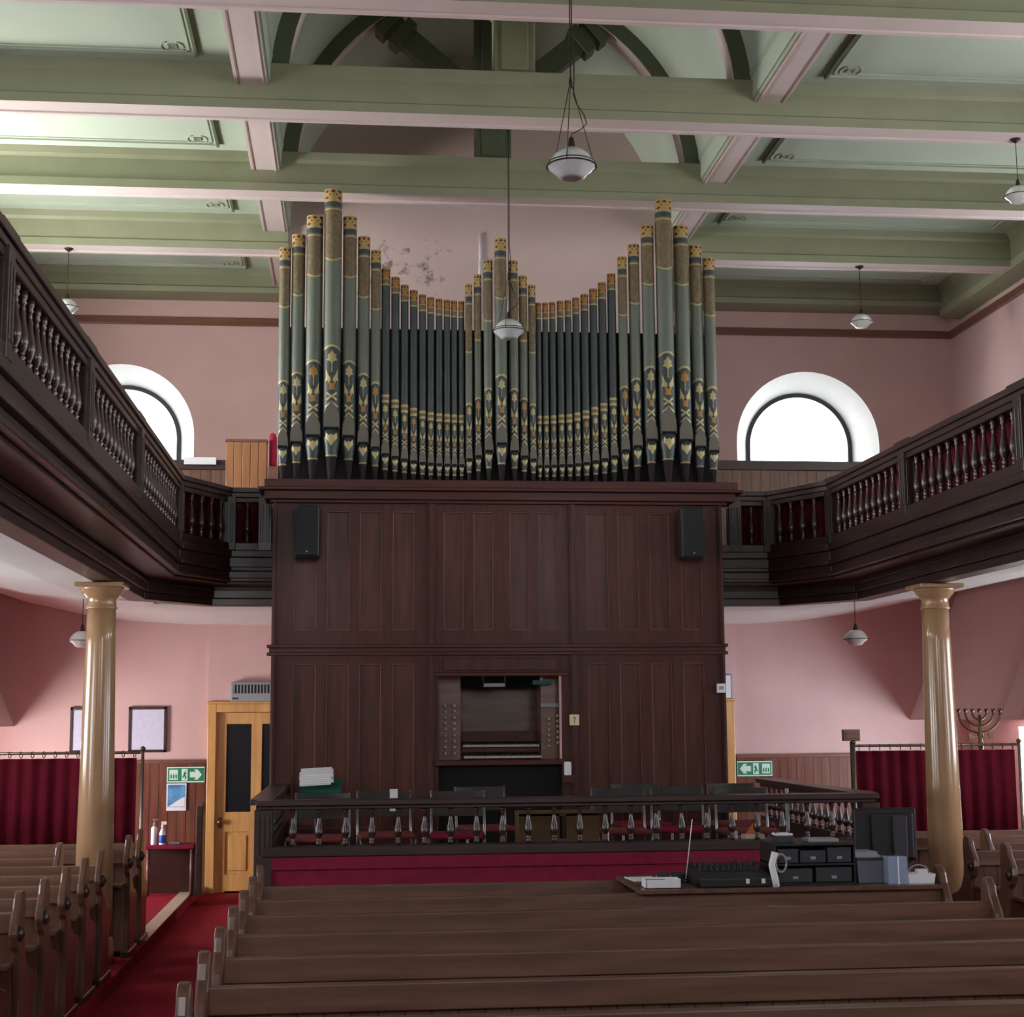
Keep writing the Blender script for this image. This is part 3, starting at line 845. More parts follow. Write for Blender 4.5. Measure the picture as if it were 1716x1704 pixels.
def decal(mb, poly, r, z0, hz, mi, lift=.0025):
    """poly in (u -1..1 across, v 0..1 up) wrapped in narrow strips on the front of a cylinder"""
    st = .2; u0 = min(p[0] for p in poly); u1 = max(p[0] for p in poly); R_ = r + lift
    c = math.floor(u0 / st) * st
    while c < u1 - 1e-6:
        q = clip(clip(poly, c + st, True), c + 1e-7, False)
        if len(q) > 2:
            n = len(mb.v)
            for u, v in q:
                a = u * 1.25
                mb.v.append((R_ * math.sin(a), -R_ * math.cos(a), z0 + v * hz))
            for t in tessellate_polygon([[Vector((u, v, 0)) for u, v in q]]):
                mb.face([n + k for k in t], mi)
        c += st
def mir(p): return [(-u, v) for u, v in p[::-1]]
LEAF = [(0, 1), (.14, .8), (.42, .62), (.30, .5), (.5, .3), (.2, .22), (0, .02), (-.2, .22), (-.5, .3), (-.30, .5), (-.42, .62), (-.14, .8)]
WING = [(.05, .35), (.28, .55), (.55, 1.0), (.52, .5), (.62, .1), (.36, .22), (.3, .0), (.14, .12), (.05, .1)]
BLK = [(-.26, 0), (.26, 0), (.22, .45), (.3, 1), (0, .8), (-.3, 1), (-.22, .45)]
CROSS = [(.0, .38), (.5, 0), (.56, .22), (.2, .5), (.56, .8), (.48, 1), (.0, .62), (-.48, 1), (-.56, .8), (-.2, .5), (-.56, .22), (-.5, 0)]
CHEV = [(0, 1), (.62, .1), (.5, .0), (0, .68), (-.5, .0), (-.62, .1)]
DIA = [(0, 0), (.5, .5), (0, 1), (-.5, .5)]
CREST = [(0, 0), (.25, .35), (.55, .6), (.5, 1), (.2, .8), (0, .9), (-.2, .8), (-.5, 1), (-.55, .6), (-.25, .35)]
def scl(poly, u0, uw, v0, vh): return [(u0 + u * uw, v0 + v * vh) for u, v in poly]
ZB = 4.085
for i, (x, zt, r) in enumerate(PIPES):
    tall = i in TALL
    d = zt - 5.906
    zm = 4.285 + d * .32
    if i == 3 or i == 37: zm -= .015
    za = zm + .486 + d * .29
    zr = zm - (.10 + .155 * d)
    yc = 14.62 - (.09 if i in (3, 20, 37) else .06 if tall and i in (2, 4, 19, 21, 36, 38) else .03 if tall else 0)
    big = tall
    t = thing('organ_pipe', pipe_label(i), 'organ pipe', (x, yc, ZB), 0, 'painted front pipes of the organ')
    Z = lambda z: z - ZB
    liph = .10 + .13 * d
    b = MB()
    if big:
        e = r * .5
        dl_ = .62 + .1 * d if i < 7 or i > 33 else .44 + .12 * d   # length of brown diaper sleeve
        dl_ = {3: .72, 37: .72, 20: .62}.get(i, .60 + (.5 - d) * .28 if d < .5 else .62)
        c0 = zt - .10; c1 = c0 - .055; c2 = c1 - .02
        c0 = zt - .118; c1 = c0 - .008; c2 = c1 - .05; c3 = c2 - .015; c4 = c3 - .016
        db = zt - min(dl_, .78)
        rows = [(Z(zm), 0, r, 1), (Z(za), -e, r, 2), (Z(za) + .022, -e, r, 0), (Z(db), e, r, 2), (Z(db) + .018, e, r, 3),
                (Z(c4), 0, r, 2), (Z(c3), 0, r, 3), (Z(c2) , 0, r, 4), (Z(c1), 0, r, 2), (Z(zt), 0, r * 1.02, 5)]
        mats = [PIPEG, PIPED, GOLDP, DIAPER, PIPEN, VOID]
    else:
        c0 = zt - .10
        rows = [(Z(zm), 0, r, 1), (Z(za) - .07, 0, r, 2), (Z(za) - .045, 0, r, 3), (Z(za) - .015, 0, r, 2), (Z(za) + .01, 0, r, 0),
                (Z(zt) - .165, 0, r, 2), (Z(zt) - .15, 0, r, 3), (Z(zt) - .105, 0, r, 2), (Z(zt), 0, r * 1.02, 5)]
        mats = [PIPEB, PIPED, GOLDP, DIAPER, PIPEN, VOID]
    cyl_rows(b, r, rows)
    b.build('pipe_body', mats, t)
    # stencilled cap
    cp = MB(); hz = .112 if big else .1
    R2 = r * 1.022
    n = len(cp.v); sg_ = 28
    for z in (Z(zt) - hz, Z(zt) + .002):
        for k in range(sg_):
            a = 2 * PI * k / sg_; cp.v.append((R2 * math.sin(a), -R2 * math.cos(a), z))
    for k in range(sg_):
        l = (k + 1) % sg_; cp.face((n + k, n + l, n + sg_ + l, n + sg_ + k), 0, True)
    for row in (.22, .78):
        for u in (-.62, 0, .62):
            if row < .5 and u == 0 : continue
            for du, dv in ((-.12, 0), (.12, 0), (0, .07), (0, -.07)):
                decal(cp, scl(DIA, u + du, .28, row + dv - .07, .14), R2, Z(zt) - hz, hz, 1, .0015)
    for u in (-.31, .31):
        decal(cp, scl(DIA, u, .22, .42, .16), R2, Z(zt) - hz, hz, 1, .0015)
    cp.build('stencilled_cap', [GOLD if big else GOLDO, MAROON], t)
    # foot: shaped lower lip and cone
    ft = MB()
    zz = [Z(zm), Z(zm) - (zm - zr) * .35, Z(zr) + .016, Z(zr), Z(zr) - .002, 0.0]
    rr = [r, r * .96, r * .68, r * .66, r * .6, r * .3]
    ft.lathe(list(zip(rr, zz))[::-1], 20, mis=[2, 2, 1, 0, 0])
    decal(ft, scl(CREST, 0, 1, .35, .5), r * .97, Z(zr), zm - zr, 1, .004)
    ft.build('pipe_foot', [PIPED, GOLDP, FOOT], t)
    # flattened upper lip with a pointed top, dark mouth slot and ears
    lp = MB(); w = r * .86; hh = liph
    pts = [(-w, .012), (w, .012), (w, hh * .55), (w * .6, hh * .85), (0, hh * 1.12), (-w * .6, hh * .85), (-w, hh * .55)]
    lp.prism([(p, Z(zm) + q) for p, q in pts], 1, -r * 1.03, -r * .5)
    for sg in (-1, 1):
        lp.box(sg * w - .002, sg * w + .002, -r * 1.12, -r * .4, Z(zm) - .01, Z(zm) + hh * .3)
    lp.build('pipe_mouth', LIP, t)
    MB().box(-w, w, -r * 1.05, -r * .6, Z(zm) - .004, Z(zm) + .013).build('mouth_slot', VOID, t)
    # gilt ornament
    on = MB(); z0 = zm + liph * .9; H = (za if big else za - .09) - z0 - r * (.5 if big else 0)
    z0 = Z(z0)
    if big: H = max(H, .15)
    decal(on, scl(CHEV, 0, 1.1, -.02, .12), r, z0, H, 0)
    decal(on, scl(CROSS, 0, .9, .10, .16), r, z0, H, 0)
    decal(on, scl(BLK, 0, 1, .30, .14), r, z0, H, 1)
    decal(on, scl(WING, .04, .95, .42, .26), r, z0, H, 0)
    decal(on, scl(mir(WING), -.04, .95, .42, .26), r, z0, H, 0)
    decal(on, [(-.05, .62), (.05, .62), (.05, .8), (-.05, .8)], r, z0, H, 0)
    decal(on, scl(LEAF, 0, 1, .76, .26), r, z0, H, 1 if i % 4 == 2 else 0)
    on.build('gilt_ornament', [GOLDP, GOLDO], t)
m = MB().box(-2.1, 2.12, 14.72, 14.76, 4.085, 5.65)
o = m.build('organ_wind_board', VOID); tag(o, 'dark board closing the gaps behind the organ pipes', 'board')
m = MB()
m.box(-2.1, -.3, 14.70, 14.72, 5.6, 5.64)
o = MB().tube([(-.10, 15.38, 6.0), (-.10, 15.38, 6.5), (-.105, 15.38, 6.85)], .012, 8).tube([(-.10, 15.37, 6.0), (-.10, 15.37, 6.55)], .02, 8).build('conduit', PAPER); tag(o, 'thin pale conduit running up the stained wall behind the pipes', 'conduit')

# set the organ in place: its measurements above are in plan units of 0.925 m, front of the case at y = 13.23 m
OK_ = .925
for o in list(COL.objects):
    nm = o.name.split('.')[0]
    if o.parent is None and nm in ('organ_case', 'console_lamp', 'hymn_number_box', 'music_clip', 'white_mug', 'console_ledge', 'light_switch', 'thermostat', 'loudspeaker', 'organ_pipe', 'organ_wind_board'):
        l = o.location
        o.location = (l.x * OK_ - .102, l.y * OK_, l.z * OK_ + .1406)
        o.scale = (OK_, OK_, OK_)
# ------------------------------------------------------------------ choir platform and balustraded enclosure
S(MB().box(-1.92, 2.12, 10.56, 13.24, 0, PL), 'floor', CARPET)
en = thing('choir_enclosure', 'dark oak balustraded enclosure with a crimson cloth front before the organ', 'railing', (0, 10.5, 0))
XL, XR = -1.96, 2.17
MB().box(XL - .04, XR + .04, -.10, .08, 1.315, 1.352).box(XL - .02, XR + .02, -.07, .05, 1.29, 1.315).build('top_rail', GAL_X, en, bevel=.006)
for x in (XL, XR):
    MB().box(x - .09, x + .06 if x < 0 else x + .09, .08, 2.72, 1.315, 1.352).box(x - .05, x + .05, .08, 2.72, 1.28, 1.315).build('side_rail', GAL_Y, en, bevel=.006)
    MB().box(x - .05, x + .05, .06, 2.72, .98, 1.04).build('side_plinth', GAL_Y, en)
    MB().box(x - .03, x + .03, .06, 2.72, 0, .98).build('side_panel', GAL_Y, en)
MB().box(XL, XR, -.08, .06, .985, 1.05).build('bottom_rail', GAL_X, en, bevel=.006)
MB().box(XL + .06, XR - .06, -.05, .04, .0, .985).box(XL + .06, XR - .06, -.07, -.05, .9, .985).build('cloth_front', RED, en, bevel=.008)
for x in (XL + .01, XR - .01):
    m = MB().box(x - .06, x + .06, -.07, .05, 0, 1.29)
    for q in (-1, 0, 1):
        m.box(x + q * .032 - .009, x + q * .032 + .009, -.078, -.07, 1.0, 1.26)
    m.build('corner_post', GAL_Y, en, bevel=.004)
bl = baluster_mesh(.24, .029, 'baluster', GAL_B); bl.parent = en; bl.location = (-1.763, 0, 1.05)
for k in range(1, 22):
    copy_part(bl, en, (-1.763 + .1745 * k, 0, 1.05))
for x in (XL, XR):
    for k in range(16):
        copy_part(bl, en, (x, .2 + .16 * k, 1.04))

# chairs on the platform
DKSEAT = mat('dark_chair_plastic', (36, 26, 26), .4)
ORSEAT = mat('terracotta_seat', (118, 46, 40), .8)
def make_chair(label, x, y, rz, seat):
    t = thing('metal_chair', label, 'chair', (x, y, PL), rz, 'steel-framed chairs on the choir platform')
    m = MB()
    for sx in (-.2, .2):
        m.tube([(sx, -.2, 0), (sx, -.19, .42), (sx, -.2, .46), (sx, -.235, .76)], .011)
        m.tube([(sx, .2, 0), (sx, .19, .41), (sx, .17, .43), (sx, -.19, .43)], .011)
    m.build('chair_frame', CHROME, t)
    MB().box(-.2, .2, -.18, .2, .43, .465).build('seat', seat, t, bevel=.012)
    m = MB(); n = 8
    for k in range(n):
        a0, a1 = -.2 + .4 * k / n, -.2 + .4 * (k + 1) / n
        c0, c1 = -.235 - .03 * (1 - (a0 / .2) ** 2), -.235 - .03 * (1 - (a1 / .2) ** 2)
        m.prism([(a0, c0), (a1, c1), (a1, c1 + .014), (a0, c0 + .014)], 2,   .57, .755)
    m.build('backrest', DKSEAT, t)
    return t
chs = [(-1.62, 11.5, 3.0, 'chair in the platform corner, below the stack of white music sheets'),
       (-1.12, 11.7, 3.2, 'chair with a white sheet hung over its back'),
       (-.60, 11.6, 3.05, 'chair directly right of the one with the white sheet'),
       (-.32, 12.3, 3.3, 'chair set back in front of the black knee board of the organ'),
       (.66, 11.75, 3.1, 'chair just right of the brown reading desk'),
       (1.13, 11.9, 3.0, 'chair seen straight above the black audio mixer'),
       (1.6, 11.6, 3.15, 'chair seen straight above the black equipment rack'),
       (1.75, 12.4, 3.3, 'chair set back, nearest the side rail by the exit sign with the left arrow'),
       (.95, 12.5, 3.2, 'chair set back against the organ case, below the cream switch plate side')]
for k, (x, y, rz, lb) in enumerate(chs):
    make_chair('steel-framed ' + lb, x, y, rz, ORSEAT if k % 3 != 2 else RED)
# music stand with white sheets over a green cloth
t = thing('music_stand', 'green-covered sloping stand carrying a stack of white sheets', 'stand', (-1.66, 12.8, PL))
m = MB(); m.tube([(0, 0, .02), (0, 0, .72)], .016)
for a in (0, 2.1, 4.2): m.tube([(0, 0, .12), (.2 * math.cos(a), .2 * math.sin(a), .01)], .01)
m.build('pole', BLACK, t)
m = MB().prism([(-.12, .70), (.14, .80), (.14, .82), (-.12, .72)], 0, -.13, .2)
m.prism([(-.13, .66), (-.12, .74), (-.10, .74), (-.11, .66)], 0, -.13, .2)
m.build('cloth_cover', GREENC, t)
o = MB()
for k in range(6):
    dx_ = .012 * ((k * 5) % 3 - 1)
    o.box(-.13 + dx_, .12 + dx_, -.08 + k * .01, .10 + k * .004, k * .013, k * .013 + .011)
o = o.build('sheet_stack', PAPER, None, loc=(-1.655, 12.77, PL + .80)); o.rotation_euler = (.32, -.05, 0); tag(o, 'thick stack of white music sheets on the green stand', 'papers')
o = MB().box(-.03, .03, .0, .006, -.16, .0).box(-.03, .03, -.01, .03, 0, .004).build('folded_sheet', PAPER, None, loc=(-1.06, 11.915, PL + .768)); tag(o, 'white sheet hung over the back of a platform chair', 'papers')
t = thing('low_table', 'low dark table on the platform beside the side rail, holding a cream tray', 'table', (1.5, 11.05, PL))
MB().box(-.2, .2, -.14, .14, .40, .43).build('tabletop', GAL_X, t)
for sx in (-.17, .17):
    for sy in (-.11, .11):
        MB().box(sx - .015, sx + .015, sy - .015, sy + .015, 0, .40).build('leg', GAL_B, t)
tag(MB().box(-.09, .05, -.06, .06, 0, .035).build('cream_tray', mat('cream_card', (196, 188, 170), .7), None, loc=(1.5, 11.02, PL + .43)), 'cream tray on the low dark table behind the balusters', 'tray')
tag(MB().prism([(-.04, 0), (.05, 0), (.03, .09), (.01, .07)], 1, -.01, .01).build('orange_pennant', mat('orange_cloth', (196, 104, 56), .8), None, loc=(1.47, 11.02, PL + .465)), 'small folded orange cloth standing in the cream tray', 'cloth')
tag(MB().box(-.02, .02, -.02, .02, 0, .06).build('white_carton', PAPER, None, loc=(1.34, 11.0, PL + .43)), 'tiny white carton at the end of the low dark table', 'carton')
t = thing('floor_stand', 'grey metal stand pole beside the low dark table', 'stand', (1.76, 11.1, PL))
MB().tube([(0, 0, .02), (0, 0, .78)], .014).build('pole', GREY, t)
MB().lathe([(.1, 0), (.1, .012), (.02, .03)], 18).build('base', BLACK, t)
# reading desk
t = thing('reading_desk', 'plain brown wooden reading desk behind the balusters with a cut-out slot', 'desk', (.11, 11.2, PL))
LECT = wood('light_brown_board', (82, 62, 40), (100, 76, 50), 0, rough=.6, coat=0)
MB().box(-.29, .0, 0, .03, 0, .615).box(.05, .29, 0, .03, 0, .615).box(0, .05, 0, .03, 0, .44).build('front_board', LECT, t)
MB().box(-.29, -.26, .03, .3, 0, .6).box(.26, .29, .03, .3, 0, .6).box(-.29, .29, .0, .32, .60, .625).build('desk_body', LECT, t)
m = MB(); m.lathe([(.022, 0), (.026, .01), (.026, .10), (.012, .13), (.01, .16), (.012, .17)], 16)
o = m.build('white_bottle', PAPER, None, loc=(.46, 11.3, .97)); tag(o, 'small white bottle standing beside the brown reading desk', 'bottle')
MB().lathe([(.01, .17), (.014, .172), (.014, .195), (.004, .2)], 12).build('bottle_cap', GREY, o)
o = MB().box(-.14, .14, -.12, .12, 0, .39).build('side_table', RED, None, loc=(.55, 11.3, PL)); tag(o, 'low red-covered stool carrying the small white bottle', 'stool')
# ------------------------------------------------------------------ pews
HP = [(0.0, 0), (0.0, .40), (-.015, .58), (-.03, .68), (-.085, .72), (-.12, .78), (-.11, .85), (-.075, .895), (-.05, .93), (-.03, .985), (0.01, 1.02), (.05, 1.025), (.085, .98), (.09, .90), (.085, .80), (.10, .70), (.15, .61), (.23, .555), (.32, .53), (.385, .50), (.40, .455), (.38, .41), (.34, .37), (.33, .30), (.33, 0)]
def make_pew(x0, x1, y, z, ztop, label, group, knob=True):
    """x0..x1: extent, y: rear face of the back, ztop: height of the back"""
    t = thing('church_pew', label, 'pew', ((x0 + x1) / 2, y, z), 0, group)
    w = (x1 - x0) / 2; s = (ztop - z) / .90; H = ztop - z
    m = MB().box(-w + .04, w - .04, -.035, .03, H - .10, H)
    m.build('top_board', PEWX, t, bevel=.005)
    MB().box(-w + .04, w - .04, 0, .022, .05 * s, H - .10).build('backrest', PEWB, t)
    MB().box(-w + .04, w - .04, .022, .40, .40 * s, .43 * s).build('seat', PEWX, t)
    MB().box(-w + .06, w - .06, .04, .39, .43 * s, .47 * s).build('seat_cushion', CUSH, t, bevel=.012)
    MB().box(-w + .04, w - .04, -.16, .0, .60 * s, .62 * s).build('book_ledge', PEWX, t)
    for sx in (-1, 1):
        a, b = sorted((sx * w, sx * (w - .045)))
        e = MB(); e.prism([(p, q * s) for p, q in HP], 0, a, b)
        e = e.build('pew_end', PEWE, t, bevel=.012)
        k = MB(); k.lathe([(.04, 0), (.04, .012), (.025, .02), (.012, .028), (.001, .03)], 14)
        o = k.build('rosette', GAL_B, e); o.rotation_euler = (0, sx * PI / 2, 0); o.location = (sx * w, -.06, .79 * s)
        f = MB().box(a - .01, b + .01, -.06, .40, 0, .05); f.build('foot_block', GAL_B, t, bevel=.008)
    return t
CP = 'oak pews in the middle block'
names = ['nearest the crimson cloth front', 'second from the crimson cloth front', 'third from the crimson cloth front', 'fourth from the crimson cloth front', 'fifth from the crimson cloth front', 'sixth from the crimson cloth front', 'seventh from the crimson cloth front', 'eighth from the crimson cloth front']
for k in range(8):
    make_pew(-1.93, 2.0, 9.41 - .69 * k, 0, .905, 'long oak middle pew ' + names[k], CP)
LN = ['nearest the wine curtain', 'second from the wine curtain', 'third from the wine curtain', 'fourth from the wine curtain', 'fifth from the wine curtain', 'sixth from the wine curtain', 'seventh from the wine curtain', 'eighth from the wine curtain', 'ninth from the wine curtain', 'tenth from the wine curtain']
for k in range(10):
    make_pew(-5.7, -3.46 if k == 2 else -3.06, 12.985 - .655 * k, .1, .90, 'oak side pew by the hand-gel table aisle, ' + LN[k], 'oak pews under the gallery with the door')
for k in range(6):
    make_pew(3.46 if k == 2 else 3.06, 5.7, 12.985 - .655 * k, .1, .90, 'oak side pew on the menorah side, ' + LN[k], 'oak pews under the gallery with the menorah')

# ------------------------------------------------------------------ curtained bays
def curtain_bay(x0, x1, posts, lb, side):
    t = thing('curtain_rail', 'brass curtain rail on posts ' + lb, 'rail', (0, 13.7, .1), 0, 'brass curtain rails')
    MB().tube([(x0, 0, 1.51), (x1, 0, 1.51)], .013, 10).build('rail', STEEL, t)
    for px in posts:
        MB().tube([(px, 0, 0), (px, 0, 1.53)], .014, 10).build('post', STEEL, t)
        m = MB(); m.lathe([(.012, 1.52), (.022, 1.535), (.022, 1.55), (.005, 1.565)], 12, cx=px); m.build('finial', BRASS, t)
    n = int((x1 - x0) / .095)
    rg = None
    for k in range(n):
        x = x0 + .05 + (x1 - x0 - .1) * k / (n - 1)
        if rg is None:
            m = MB(); m.tube([(.026 * math.cos(a) * .3, .026 * math.cos(a), .026 * math.sin(a) - .012) for a in [2 * PI * q / 12 for q in range(13)]], .004, 6)
            rg = m.build('curtain_ring', BRASS, t); rg.location = (x, 0, 1.51)
        else:
            copy_part(rg, t, (x, 0, 1.51))
    c = wavy('curtain', 'wine-red curtain hanging from the brass rail ' + lb, [(x0 + .02, 13.7), (x1 - .03, 13.7)], .72, 1.565, CURT, .024, .13, 'wine curtains')
    return t
curtain_bay(-5.0, -3.19, (-3.17, -4.98), 'in front of the notice boards', -1)
curtain_bay(3.12, 4.66, (3.12, 4.67), 'in front of the menorah', 1)
wavy('curtain', 'short wine-red curtain end beyond the rail post past the menorah', [(4.74, 13.75), (5.05, 13.75)], .72, 1.565, CURT, .02, .12, 'wine curtains')
# menorah on a shelf
t = thing('menorah', 'branched brass menorah showing above the curtain rail', 'candelabrum', (4.69, 14.62, 1.46))
m = MB()
for rr, zc in ((.21, .42), (.14, .42), (.07, .42)):
    m.tube([(rr * math.cos(a), 0, .40 + (rr * 1.05) * math.sin(a)) if False else (rr * math.cos(a), 0, .44 - .9 * rr + .9 * rr * (1 - abs(math.sin(a)))) for a in [PI + PI * q / 16 for q in range(17)]], .011, 8)
m.build('branches', BRASS, t)
m = MB(); m.lathe([(.09, 0), (.09, .015), (.03, .03), (.022, .1), (.035, .13), (.018, .17), (.03, .22), (.014, .3), (.014, .42)], 14); m.build('stem', BRASS, t)
m = MB().box(-.12, .12, -.01, .01, .20, .215).box(-.12, -.08, -.012, .012, .19, .24).box(.08, .12, -.012, .012, .19, .24); m.build('crossbar', BRASS, t)
cu = None
for x in (-.21, -.14, -.07, 0, .07, .14, .21):
    if cu is None:
        q = MB(); q.lathe([(.006, 0), (.018, .015), (.02, .04), (.012, .04)], 10); cu = q.build('candle_cup', BRASS, t); cu.location = (x, 0, .44)
    else: copy_part(cu, t, (x, 0, .44))
t = thing('pedestal', 'slim wooden pedestal behind the curtain bearing the menorah', 'pedestal', (4.69, 14.62, .1))
MB().box(-.16, .16, -.14, .14, 1.32, 1.36).build('pedestal_top', PEWX, t, bevel=.005)
MB().box(-.1, .1, -.09, .09, 0, 1.32).build('pedestal_body', PEWX, t)
m = MB().box(-.078, .078, 0, .06, 0, .105).box(-.06, .06, -.008, 0, .02, .085); o = m.build('collection_box', RAILW, None, bevel=.004, loc=(3.19, 13.95, 1.65)); tag(o, 'small brown wooden box peeping over the curtain rail end', 'box')
t2 = thing('display_pole', 'thin pole holding the small brown box behind the curtain', 'pole', (3.19, 13.98, .1))
MB().tube([(0, 0, 0), (0, 0, 1.545)], .014).build('pole', STEEL, t2); MB().lathe([(.1, 0), (.1, .02), (.02, .03)], 16).build('base', STEEL, t2)

# ------------------------------------------------------------------ things on the back wall
def notice(x0, x1, label):
    o = thing('notice_board', label, 'notice', ((x0 + x1) / 2, 17.56, 1.535), 0, 'framed notices')
    w = (x1 - x0) / 2; h = .50
    m = MB().box(-w, -w + .03, 0, .04, 0, h).box(w - .03, w, 0, .04, 0, h).box(-w, w, 0, .04, 0, .03).box(-w, w, 0, .04, h - .03, h)
    m.build('frame', GAL_B, o, bevel=.003)
    MB().box(-w + .03, w - .03, .012, .035, .03, h - .03).build('notice_sheet', LAV, o)
notice(-3.845, -3.43, 'dark-framed notice sheet beside the heater and pine door frame')
notice(-4.475, -4.06, 'dark-framed notice sheet half hidden behind the tan column')
def exit_sign(xc, flip, lb):
    s = -1 if flip else 1
    t = thing('exit_sign', lb, 'sign', (xc, 17.53, 1.205), 0, 'green fire exit signs')
    MB().box(-.205, .205, 0, .02, 0, .17).build('sign_border', SIGNW, t, bevel=.003)
    MB().box(-.195, .195, -.004, 0, .014, .156).build('sign_panel', GREEN, t)
    m = MB()
    a = [(.045, .055), (.11, .055), (.09, .03), (.13, .03), (.175, .085), (.13, .14), (.09, .14), (.11, .115), (.045, .115)]
    m.prism([(s * p, q) for p, q in a], 1, -.008, -.003)
    m.build('arrow', SIGNW, t)
    a, b = sorted((s * -.045, s * .02)); m = MB().box(a, b, -.007, -.003, .022, .148); d = m.build('door_symbol', SIGNW, t)
    m = MB()                                       # running man
    c = s * -.012
    m.tube([(c + s * .008, -.01, .128), (c + s * .009, -.01, .130)], .008, 8)
    m.tube([(c, -.01, .115), (c - s * .008, -.01, .08)], .007, 6)
    m.tube([(c - s * .008, -.01, .08), (c + s * .01, -.01, .06), (c + s * .004, -.01, .04)], .005, 6)
    m.tube([(c - s * .008, -.01, .08), (c - s * .018, -.01, .06), (c - s * .028, -.01, .055)], .005, 6)
    m.tube([(c, -.01, .11), (c + s * .018, -.01, .095)], .004, 6)
    m.build('running_figure', GREEN, d)
    a, b = sorted((s * -.178, s * -.085)); m = MB().box(a, b, -.007, -.003, .03, .14); d = m.build('assembly_symbol', SIGNW, t)
    m = MB(); c = (a + b) / 2
    for q in (-.028, 0, .028):
        m.tube([(c + q, -.01, .098), (c + q, -.01, .10)], .007, 8); m.box(c + q - .007, c + q + .007, -.01, -.006, .045, .088)
    m.build('people_figures', GREEN, d)
exit_sign(-3.205, False, 'green fire exit sign with arrow pointing to the pine door, above the blue poster')
exit_sign(3.20, True, 'green fire exit sign on the dado between the organ case and the menorah curtain')
t = thing('poster', 'blue and white poster below the exit sign', 'poster', (-3.305, 17.545, .90))
MB().box(-.107, .107, 0, .01, 0, .295).build('poster_sheet', PAPER, t)
MB().box(-.094, .094, -.003, 0, .04, .28).build('poster_picture', BLUEP, t)
MB().prism([(-.09, .045), (.094, .045), (.094, .15), (.05, .13), (.0, .10), (-.05, .065)], 1, -.005, -.003).build('white_curve', PAPER, t)
t = thing('wall_heater', 'pale grey wall heater with a black louvred grille above the pine door', 'heater', (-2.46, 17.45, 2.085))
MB().box(-.27, .27, 0, .12, 0, .215).build('heater_body', GREY, t, bevel=.012)
MB().box(-.24, .24, -.004, 0, .09, .185).build('heater_grille', BLACK, t)
m = MB()
for k in range(14): m.box(-.235 + k * .036, -.223 + k * .036, -.01, 0, .088, .187)
m.build('louvre', GREY, t)
MB().box(-.245, -.18, -.003, 0, .025, .045).build('maker_plate', BLACK2, t)
t = thing('notice_sheet', 'white notice with blue border beside the organ case, above the door frame edge', 'notice', (2.91, 17.545, 2.07))
MB().box(-.07, .05, 0, .012, 0, .295).build('border', mat('blue_border', (96, 118, 180), .7), t)
MB().box(-.06, .04, -.003, 0, .012, .283).build('sheet', PAPER, t)

# red-topped table with bottles, bench end post
t = thing('cloth_table', 'small table covered in crimson cloth against the boarded dado', 'table', (-3.24, 16.6, .1))
MB().box(-.25, .25, -.14, .18, .47, .515).build('tabletop', RED, t, bevel=.01)
MB().box(-.24, .24, .12, .16, 0, .47).build('shade_board', GAL_B, t)  # dark board painted in for the shade of the recess under the top
for sx in (-.22, .22):
    MB().tube([(sx, -.1, 0), (sx, -.1, .47)], .018).build('leg', PEWX, t)
t = thing('end_panel', 'dark upright oak bench end standing beside the pine door frame', 'bench end', (-2.945, 16.6, .1))
m = MB().prism([(-.15, 0), (.2, 0), (.2, .86), (.12, .93), (0, .94), (-.1, .9), (-.13, .8)], 0, -.035, .035); m.build('panel', GAL_B, t, bevel=.01)
MB().box(-.05, .05, -.17, .22, 0, .05).build('foot_block', GAL_B, t)
t = thing('spray_bottle', 'blue and white spray bottle on the crimson-clothed table', 'bottle', (-3.32, 16.5, .615))
MB().lathe([(.034, 0), (.036, .01), (.036, .11), (.022, .15), (.012, .17)], 18).build('bottle_body', PAPER, t)
MB().lathe([(.0365, .02), (.0375, .022), (.0375, .095), (.036, .1)], 18).build('bottle_label', mat('label_blue', (50, 80, 170), .5), t)
MB().lathe([(.012, .17), (.014, .19), (.01, .21)], 12).box(-.012, .04, -.01, .01, .205, .235).build('trigger_head', PAPER, t)
t = thing('pump_bottle', 'white hand-gel pump bottle at the table edge beside the spray bottle', 'bottle', (-3.405, 16.5, .615))
MB().lathe([(.03, 0), (.032, .01), (.032, .17), (.014, .19)], 18).build('bottle_body', PAPER, t)
MB().lathe([(.012, .19), (.012, .22), (.004, .225), (.004, .25), (.012, .252), (.012, .262)], 12).box(-.01, .035, -.006, .006, .25, .262).build('pump', GREY, t)
t = thing('clear_tray', 'small clear plastic tray lying on the crimson-clothed table', 'tray', (-3.2, 16.52, .615))
MB().box(-.06, .06, -.04, .04, 0, .004).box(-.06, .06, -.04, -.037, 0, .03).box(-.06, .06, .037, .04, 0, .03).box(-.06, -.057, -.04, .04, 0, .03).box(.057, .06, -.04, .04, 0, .03).build('tray', mat('clear_plastic', (200, 200, 215), .2, trans=.7), t)
t = thing('folding_easel', 'brown folding trestle standing on the red carpet behind the side pews', 'trestle', (-3.42, 13.95, .1))
m = MB(); m.tube([(-.1, .0, .25), (.1, -.1, 0)], .012).tube([(-.05, .04, .25), (.14, .1, 0)], .012); m.build('trestle_legs', GAL_B, t)
m = MB().box(-.12, -.03, -.02, .08, .22, .27); m.build('trestle_bar', PEWE, t)

